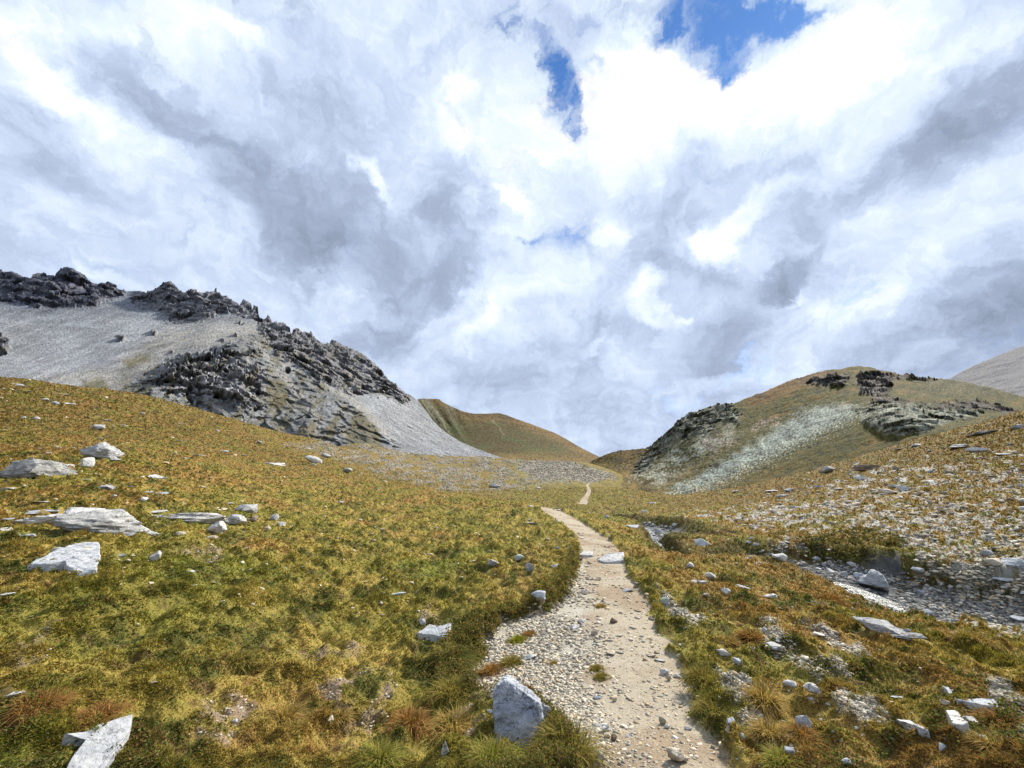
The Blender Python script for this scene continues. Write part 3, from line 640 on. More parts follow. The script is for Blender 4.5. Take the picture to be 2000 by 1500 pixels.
P_BAND = [(1700,785),(1720,775),(1770,782),(1800,790),(1850,788),(1900,782),(1960,795),(1992,804),(1960,808),(1900,803),(1850,800),(1790,790),(1740,790)]
P_SCREE = [(1608,793),(1650,790),(1682,792),(1672,812),(1650,826),(1600,848),(1550,872),(1500,896),(1450,920),(1400,945),(1350,960),(1300,968),(1310,955),(1350,936),(1400,905),(1450,876),(1500,848),(1540,820),(1575,800)]
P_PINK = [[(1372,862),(1390,850),(1420,856),(1430,868),(1405,880),(1388,886)], [(1460,840),(1480,822),(1520,815),(1520,826),(1490,838),(1465,842)]]
P_TOPB = [(1720,728),(1760,730),(1800,738),(1830,742),(1820,748),(1760,742),(1725,738)]
def rock_r(px, py):
    return (pz(px, py, P_CLIFF, 7, 9, 11), pz(px, py, P_DOME, 5, 8, 12), pz(px, py, P_CRAG, 5, 8, 13), pz(px, py, P_SUM, 5, 7, 14), pz(px, py, P_BAND, 3, 8, 15), pz(px, py, P_TOPB, 3, 5, 16))
def relief_r(px, py, X_, Y_, Z_, t):
    c_, d_, k_, s_, b_, tb = rock_r(px, py); rk = np.maximum.reduce([.8 * c_, .9 * d_, k_, s_, .8 * b_, tb])
    s = np.hypot(X_, Y_) / 300
    a = fbm(X_ / 16, Y_ / 16, Z_ / 13, oct=6, rough=.6, seed=180, ridged=True); b = fbm(X_ / 50, Y_ / 50, Z_ / 50, oct=4, rough=.55, seed=181)
    q = fbm(X_ / 5, Y_ / 5, Z_ / 4, oct=4, rough=.65, seed=182); w1_ = 3 * fbm(X_ / 12, Y_ / 12, Z_ / 12, oct=2, seed=183)
    fa, _ = facets((X_ + w1_) / 15 , (Y_ - w1_) / 15, Z_ / 7, 5); fb, _ = facets(X_ / 5.5, (Y_ + w1_) / 5.5, Z_ / 3, 6)
    dome = np.clip(1 - np.hypot((px - 1755) / 95, (py - 822) / 34), 0, 1)
    dr = -rk * (5.5 * fa + 3.2 * fb + 1.5 * a + 1.0 * q) * s - 4.5 * b * s - 1.0 * q * s - 11 * dome * dome * (3 - 2 * dome)
    return dr, rk * (1.3 * fa + 1.1 * fb + .5 * q) * s * (.3 + .7 * t) + .9 * q * s + .6 * a * s
def colour_r(px, py, X_, Y_, Z_):
    c_, d_, k_, s_, b_, tb = rock_r(px, py)
    n = fbm(X_ / 22, Y_ / 22, Z_ / 22, oct=5, rough=.62, seed=190); f = fbm(px / 4, py / 2.4, oct=3, rough=.7, seed=191); m = fbm(px / 28, py / 14, oct=4, rough=.6, seed=192)
    O = np.ones(px.shape + (3,), np.float32)
    c = mixc(C(.092,.088,.012) * O, C(.072,.058,.010), sstep(-.2, .35, m))
    c = mixc(c, C(.15,.092,.020), sstep(.02, .40, n * .8 + m * .4 + .12 * sstep(1560, 1480, px) * sstep(800, 740, py)))
    topo = py - np.interp(px, *np.array(SKY_R).T)
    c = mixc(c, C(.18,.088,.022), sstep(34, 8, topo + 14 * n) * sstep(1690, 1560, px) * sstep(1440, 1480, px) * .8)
    c = mixc(c, C(.15,.088,.03), sstep(1330, 1250, px) * sstep(-.3, .2, n + .1) * .6)
    c = mixc(c, C(.16,.115,.035), sstep(880, 930, py + 12 * n) * .55)
    c = mixc(c, C(.095,.09,.048), sstep(1740, 1850, px) * sstep(792, 760, py) * .7)
    c = mixc(c, C(.20,.20,.165), sstep(.18, .42, f * .5 + n * .5) * sstep(1560, 1300, px) * sstep(820, 860, py) * .8)
    sc_ = pz(px, py, P_SCREE, 7, 10, 17); thin = sstep(.02, .3, f * .9 + .18 + m * .5)
    scree = pz(px, py, P_SCREE, 20, 10, 17)
    ed = fbm(px / 30, py / 9, oct=4, rough=.65, seed=195); pc_ = polydist(px + 14 * ed, py + 9 * m, P_SCREE)
    sc_ = sstep(-10, 16, pc_ + (10 + 36 * sstep(0, 40, py - np.interp(px, [1300, 1450, 1600, 1700], [950, 885, 800, 790]))) * f + 12 * ed); c = mixc(c, C(.29,.325,.285) * O * (1 + .5 * f)[..., None], sc_)
    fl = pz(px, py, [(1238,935),(1262,900),(1310,872),(1380,848),(1425,830),(1440,850),(1400,880),(1350,905),(1300,945),(1270,950)], 16, 16, 19)
    c = mixc(c, C(.24,.25,.205) * O * (1 + f)[..., None], fl * sstep(-.12, .12, f * .7 + m + .02) * .85)
    for q in P_PINK: c = mixc(c, C(.30,.245,.215) * O, pz(px, py, q, 5, 14, 18) * sstep(-.1, .12, f + .5 * ed + .02) * .8)
    w1_ = 3 * fbm(X_ / 12, Y_ / 12, Z_ / 12, oct=2, seed=183); fa, ja = facets((X_ + w1_) / 15, (Y_ - w1_) / 15, Z_ / 7, 5); fb, jb = facets(X_ / 5.5, (Y_ + w1_) / 5.5, Z_ / 3, 6); cr = np.maximum(sstep(.14, 0, jb), sstep(.10, 0, ja)) + .35 * (fb > .2)
    rc = mixc(C(.30,.31,.25) * O, C(.13,.135,.09), sstep(.2, .9, cr)); c = mixc(c, rc, d_ * sstep(-.5, -.1, m + .1))
    rc2 = mixc(C(.27,.275,.235) * O, C(.11,.112,.07), np.clip(cr * .7 + sstep(-.05, .2, f + n * .4) * .7, 0, 1)); c = mixc(c, rc2, c_ * sstep(-.35, -.05, m + .12))
    rc3 = mixc(C(.165,.145,.13) * O, C(.07,.062,.06), sstep(-.1, .5, cr)); c = mixc(c, rc3, np.maximum(k_, np.maximum(b_ * .9, tb * .8)))
    c = mixc(c, mixc(C(.18,.165,.15) * O, C(.08,.078,.075), sstep(-.1, .5, cr)), s_ * .9)
    return c * np.clip(.70 + .9 * f + .9 * m, .18, 2.2)[..., None]
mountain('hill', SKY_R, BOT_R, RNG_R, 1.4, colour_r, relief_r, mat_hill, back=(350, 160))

# ------------------------------------------------------------------ stone material and shapes
def stone_material(name, ca, cb, crack=(.03, .03, .035), crack_amt=.75, scale=1.0, lichen=0.0):
    m, t, o = material(name)
    pos = t.node('ShaderNodeNewGeometry').outputs['Position']; rnd = t.node('ShaderNodeObjectInfo').outputs['Random']
    p2 = t.vmath('ADD', pos, t.vmath('SCALE', (13.0, 7.0, 5.0), rnd))
    a = t.noise(p2, 3.2 * scale, 8, .66, .6, dim='3D'); f = t.noise(p2, 42 * scale, 5, .7, dim='3D')
    mp = t.node('ShaderNodeMapping'); t.put(mp.inputs[0], p2); mp.inputs['Rotation'].default_value = (.35, .25, .4); mp.inputs['Scale'].default_value = (1, 1, 2.4)
    vein = t.math('ABSOLUTE', t.math('SUBTRACT', t.noise(mp.outputs[0], 2.6 * scale, 5, .6, .3, dim='3D'), .5))
    c = t.mix(t.maprange(a, .36, .64), ca, cb)
    c = t.mix(t.math('MULTIPLY', t.maprange(vein, .012, .0), crack_amt), c, crack)
    if lichen: c = t.mix(t.math('MULTIPLY', t.maprange(t.noise(p2, 7 * scale, 6, .7, dim='3D'), .52, .66), lichen), c, (.07, .068, .06))
    c = t.vmath('SCALE', c, t.math('MULTIPLY_ADD', t.math('SUBTRACT', f, .5), 1.1, 1.0))
    c = t.vmath('SCALE', c, t.math('MULTIPLY_ADD', rnd, .3, .85))
    b = t.node('ShaderNodeBump'); b.inputs['Strength'].default_value = .9; b.inputs['Distance'].default_value = .03 / scale
    t.put(b.inputs['Height'], t.math('ADD', t.math('MULTIPLY', vein, 2.0), t.noise(p2, 14 * scale, 8, .7, dim='3D')))
    p = t.node('ShaderNodeBsdfPrincipled'); t.put(p.inputs['Base Color'], c); p.inputs['Roughness'].default_value = .85; p.inputs['Specular IOR Level'].default_value = .25
    t.l.new(b.outputs[0], p.inputs['Normal']); t.l.new(p.outputs[0], o.inputs[0]); return m
MS = {'pale': stone_material('pale_limestone', (.36, .36, .36), (.50, .495, .48)),
      'white': stone_material('white_limestone', (.33, .35, .385), (.44, .455, .475), crack_amt=.5, lichen=.28),
      'grey': stone_material('grey_limestone', (.25, .255, .27), (.40, .405, .415), lichen=.4),
      'blue': stone_material('blue_grey_limestone', (.27, .295, .35), (.40, .42, .46), lichen=.3, scale=1.6),
      'dark': stone_material('lichened_limestone', (.24, .24, .24), (.48, .475, .46), lichen=.65),
      'tan': stone_material('tan_stone', (.38, .33, .25), (.46, .41, .34), crack_amt=.3),
      'brown': stone_material('brown_stone', (.16, .12, .09), (.24, .19, .15), crack_amt=.3),
      'green': stone_material('green_grey_stone', (.20, .24, .215), (.30, .335, .30), crack_amt=.3)}
import bmesh
def ico(level):
    bm = bmesh.new(); bmesh.ops.create_icosphere(bm, subdivisions=level, radius=1)
    v = np.array([q.co[:] for q in bm.verts]); f = np.array([[q.index for q in k.verts] for k in bm.faces]); bm.free(); return v, f
ICO = {i: ico(i) for i in (1, 2, 3, 4, 5)}
def rock_verts(seed, level=4, cuts=14, lump=.10, layered=.0, boxy=0.0):
    r = np.random.default_rng(seed); v, f = ICO[level]; v = v.copy()
    if boxy: v = np.sign(v) * np.abs(v) ** (1 - boxy); v /= np.maximum(1, np.abs(v).max())
    for _ in range(cuts):
        n = r.normal(size=3); n[2] *= .8; n /= np.linalg.norm(n); d = r.uniform(.36, .70)
        q = v @ n; v -= np.maximum(q - d, 0)[:, None] * n * .97
    o = r.uniform(0, 50, 3); d = 1 + lump * fbm(v[:, 0] * 1.3 + o[0], v[:, 1] * 1.3 + o[1], v[:, 2] * 1.3 + o[2], oct=3, seed=seed % 50) + lump * .6 * fbm(v[:, 0] * 5 + o[0], v[:, 1] * 5, v[:, 2] * 7, oct=3, rough=.6, seed=seed % 50 + 3, ridged=True)
    if level > 2:
        fa, _ = facets(v[:, 0] * 1.9 + o[0], v[:, 1] * 1.9 + o[1], v[:, 2] * 2.3 + o[2], seed % 60); d += .11 * fa * (lump / .12) ** .5
        if level > 3: d += .05 * facets(v[:, 0] * 4.6 + o[0], v[:, 1] * 4.6 + o[1], v[:, 2] * 5.5 + o[2], seed % 60 + 1)[0]
    v *= d[:, None]
    if layered:
        k = fbm(v[:, 0] * .5 + o[0], v[:, 1] * .5, v[:, 2] * 6 + v[:, 0] * 1.2, oct=3, rough=.7, seed=7 + seed % 30); v[:, :2] *= (1 + layered * k)[:, None]
    v /= np.abs(v).max(0); return v, f
def tagit(o, label, cat, group=None):
    o['label'] = label; o['category'] = cat
    if group: o['group'] = group
    return o
rock_xy = []          # (x, y, radius): grass keeps clear of the stones
def rock_at(name, px, py, w_, h_, kind, label, shape='b', mat_='pale', seed=0, yaw=None, group=None, cat=None, tilt=0.0, sink=.18):
    """(px, py) = middle of the stone's foot in the photograph, w_, h_ its size there in photo pixels"""
    p = hit_grid(GZ, px, py)
    if p is None: print('miss', name, px, py); return None
    dep = project(*p)[2]; W = w_ / F * dep; H = h_ / F * dep; r = np.random.default_rng(seed + int(px * 7 + py))
    down = math.atan2(CAM_Z - p[2], math.hypot(p[0], p[1]))
    if shape == 'b': L = W * r.uniform(.7, .95); Hh = H * .92
    elif shape == 't': L = W * .5; Hh = H
    else:
        L = min(max(H / max(math.sin(abs(down) + .12), .12) * .75, W * .35), W * 1.1); Hh = max(H * .55, W * .10)
    big = w_ > 34; v, f = rock_verts(seed + int(px + py * 3), 5 if w_ > 70 else (4 if big else 3), 15 if shape != 's' else 11, .24 if w_ > 48 else .12, .13 if shape == 'l' or shape == 's' else .05, .25 if shape == 's' else 0)
    if shape == 'l': L = W * .45; Hh = H
    if shape == 'p': L = W * .6; Hh = H * 1.05; tp = 1 - .5 * np.clip(v[:, 2] * .5 + .5, 0, 1); v[:, :2] *= tp[:, None] * 1.15
    v = v * np.array([W / 2, L / 2, Hh / 2 * (1 + sink)]); v[:, 2] += Hh / 2 * (1 - sink)
    if tilt: v[:, 2] += v[:, 0] * tilt
    o = mesh_obj(name, v, f, MS[mat_], smooth=False); az_ = math.atan2(p[0], p[1])
    dirv = np.array([math.sin(az_), math.cos(az_)]); q = p[:2] + dirv * L * .38
    o.location = (q[0], q[1], p[2] - Hh * .06); o.rotation_euler = (r.uniform(-.08, .08), r.uniform(-.08, .08), -az_ + (r.uniform(-.25, .25) if yaw is None else yaw))
    rock_xy.append((q[0], q[1], W / 2 * .86, L / 2 * .86, -az_)); tagit(o, label, cat or kind, group); return o
slab_polys = []
def slab_at(name, pts, thick, label, mat_='white', cat='slab', raise_=0.0, group=None, rough=.012):
    """a flat stone whose outline on the ground is the given photo outline"""
    P = hits(pts); c = P.mean(0); Q = P[:, :2] - c[:2]; n = 120; q = np.vstack([Q, Q[:1]]); L = np.concatenate([[0], np.cumsum(np.hypot(*np.diff(q, axis=0).T))]); t = np.linspace(0, L[-1], n, endpoint=False)
    ox, oy = np.interp(t, L, q[:, 0]), np.interp(t, L, q[:, 1]); S = np.hypot(ox, oy).max(); sd_ = int(pts[0][0]) % 40
    jag = 1 + .05 * fbm(ox / S * 4, oy / S * 4, oct=4, rough=.65, seed=sd_); ox, oy = ox * jag, oy * jag
    g_, *_ = np.linalg.lstsq(np.c_[Q, np.ones(len(P))], P[:, 2], rcond=None)
    rings = [(k / 22, 1.0) for k in range(1, 22)] + [(.985, .96), (1.0, .86), (1.012, .6), (1.02, .2), (1.03, -.5), (1.03, -1.2)]
    V = [np.array([[0, 0, 1.0]])]; 
    for s_, h_ in rings: V.append(np.c_[ox * s_, oy * s_, np.full(n, h_)])
    V = np.vstack(V); u, w_ = V[:, 0] / S, V[:, 1] / S
    rel = rough * S * (2.4 * fbm(u * 2.2, w_ * 2.2, oct=4, seed=sd_ + 3) + 2.2 * np.floor(3 * fbm(u * 1.3 + 4, w_ * 2.6, oct=2, seed=sd_ + 5)) / 3 + 1.0 * fbm(u * 9, w_ * 9, oct=3, seed=5, ridged=True))
    zt = V[:, 2] * thick * (.8 + .35 * fbm(u * .8, w_ * .8, oct=2, seed=sd_ + 9)) + rel * (V[:, 2] > .5); zt += V[:, 0] * g_[0] + V[:, 1] * g_[1] + raise_
    f = [[0, 1 + k, 1 + (k + 1) % n] for k in range(n)]; m_ = len(rings)
    for j in range(m_ - 1):
        for k in range(n):
            a0, a1 = 1 + j * n + k, 1 + j * n + (k + 1) % n; f += [[a0, a0 + n, a1], [a1, a0 + n, a1 + n]]
    f = np.array(f); ar = (np.roll(oy, -1) * ox - np.roll(ox, -1) * oy).sum(); f = f if ar > 0 else f[:, ::-1]
    o = mesh_obj(name, np.c_[V[:, 0], V[:, 1], zt], f, MS[mat_], smooth=False); o.location = (c[0], c[1], g_[2])
    slab_polys.append(np.c_[ox[::6] + c[0], oy[::6] + c[1]]); return tagit(o, label, cat, group)
def hull_rock(pts, levels=4, amt=.03, seed=0):
    bm = bmesh.new()
    for p_ in pts: bm.verts.new(p_)
    rs = bmesh.ops.convex_hull(bm, input=bm.verts[:]); bmesh.ops.delete(bm, geom=[g_ for g_ in rs['geom_interior'] if isinstance(g_, bmesh.types.BMVert)], context='VERTS')
    bmesh.ops.triangulate(bm, faces=bm.faces[:])
    for k in range(levels): bmesh.ops.subdivide_edges(bm, edges=bm.edges[:], cuts=1, use_grid_fill=True, smooth=.10 if k < 2 else 0)
    bmesh.ops.triangulate(bm, faces=bm.faces[:]); bmesh.ops.recalc_face_normals(bm, faces=bm.faces[:]); bm.normal_update()
    v = np.array([q.co[:] for q in bm.verts]); nrm = np.array([q.normal[:] for q in bm.verts]); f = np.array([[q.index for q in k.verts] for k in bm.faces]); bm.free()
    S = np.ptp(v, axis=0).max(); u = v / S; d = amt * S * (fbm(u[:, 0] * 4, u[:, 1] * 4, u[:, 2] * 4, oct=5, rough=.6, seed=seed) + .7 * fbm(u[:, 0] * 7, u[:, 1] * 7, u[:, 2] * 12, oct=4, rough=.6, seed=seed + 5, ridged=True))
    d += .022 * S * facets(u[:, 0] * 5, u[:, 1] * 5, u[:, 2] * 6, seed)[0] + .010 * S * facets(u[:, 0] * 13, u[:, 1] * 13, u[:, 2] * 15, seed)[0]
    return v + nrm * d[:, None], f

# ------------------------------------------------------------------ stones one can point to
slab_at('limestone_slab', [(54,1110),(95,1088),(140,1072),(186,1066),(194,1068),(192,1086),(196,1096),(186,1112),(188,1120),(150,1122),(128,1117),(124,1112),(90,1117),(62,1113)], .10, 'large smooth blue-white slab sloping out of the turf below the long ledge', 'white')
slab_at('limestone_slab', [(119,1462),(168,1440),(256,1417),(249,1448),(215,1500),(195,1530),(120,1530),(140,1490),(168,1462)], .06, 'pointed pale blue slab with a notch, lying at the bottom left corner', 'white')
slab_at('limestone_slab', [(815,1244),(836,1223),(868,1224),(882,1220),(880,1232),(872,1249),(838,1249)], .045, 'flat four-sided pale slab in bare soil left of the path', 'white')
slab_at('limestone_slab', [(1167,1096),(1184,1084),(1218,1083),(1220,1094),(1200,1101),(1180,1101)], .05, 'pale striped slab set across the narrow bend of the path', 'grey')
slab_at('limestone_slab', [(1842,1350),(1870,1362),(1905,1362),(1925,1378),(1945,1372),(1950,1384),(1928,1394),(1900,1388),(1868,1372)], .04, 'broad flat blue-grey slab beside the gravel strip at the right edge', 'white')
slab_at('limestone_slab', [(1750,1410),(1775,1410),(1800,1425),(1818,1443),(1795,1436),(1770,1426)], .035, 'narrow pale slab slanting downhill in grass at the lower right', 'white')
slab_at('limestone_slab', [(1850,1403),(1868,1401),(1885,1415),(1895,1430),(1880,1436),(1862,1422)], .05, 'oblong white stone between two flat slabs at the lower right', 'pale')
slab_at('limestone_slab', [(1131,1086),(1140,1080),(1158,1081),(1158,1088),(1142,1089)], .06, 'small flat stone at the left edge of the path by the striped slab', 'pale')

def big_front_boulder():
    base = hit_grid(GZ, 1020, 1464); dep = project(*base)[2]; s = dep / F
    face = [(-58, 112), (-50, 128), (-32, 137), (-14, 126), (12, 100), (36, 90), (40, 60), (46, 24), (34, 4), (-14, 12), (-42, 34), (-54, 72)]
    pts = []
    for x, v in face: z = v / 1.32; pts += [(x, .48 * z - 6, z), (x * .96, .48 * z + 40 + .1 * z, z - 12)]
    for x in (-44, 0, 40): pts += [(x, 10, -22), (x, 60, -22)]
    v, f = hull_rock([tuple(np.array(p_) * s) for p_ in pts], 5, .034, 3)
    o = mesh_obj('boulder', v, f, MS['blue'], smooth=False); az_ = math.atan2(base[0], base[1]); o.rotation_euler = (0, 0, -az_); o.location = (*base[:2], base[2] - .01)
    # the darker block split off at its right shoulder
    pts = [(36, 34, 60), (42, 30, 68), (56, 30, 62), (60, 26, 44), (52, 18, 24), (54, 10, -8), (38, 12, -10), (40, 46, 58), (60, 50, 46), (58, 46, -10), (40, 46, -10)]
    v, f = hull_rock([tuple(np.array(p_) * s) for p_ in pts], 4, .03, 8)
    o2 = mesh_obj('stone', v, f, MS['grey'], smooth=False); o2.rotation_euler = (0, 0, -az_); o2.location = o.location; tagit(o2, 'narrow darker block split off the right shoulder of the big upright boulder', 'stone')
    rock_xy.append((base[0] + math.sin(az_) * 30 * s, base[1] + math.cos(az_) * 30 * s, 52 * s, 30 * s, 0)); tagit(o, 'big upright blue-grey boulder standing at the left edge of the path', 'boulder')
big_front_boulder()

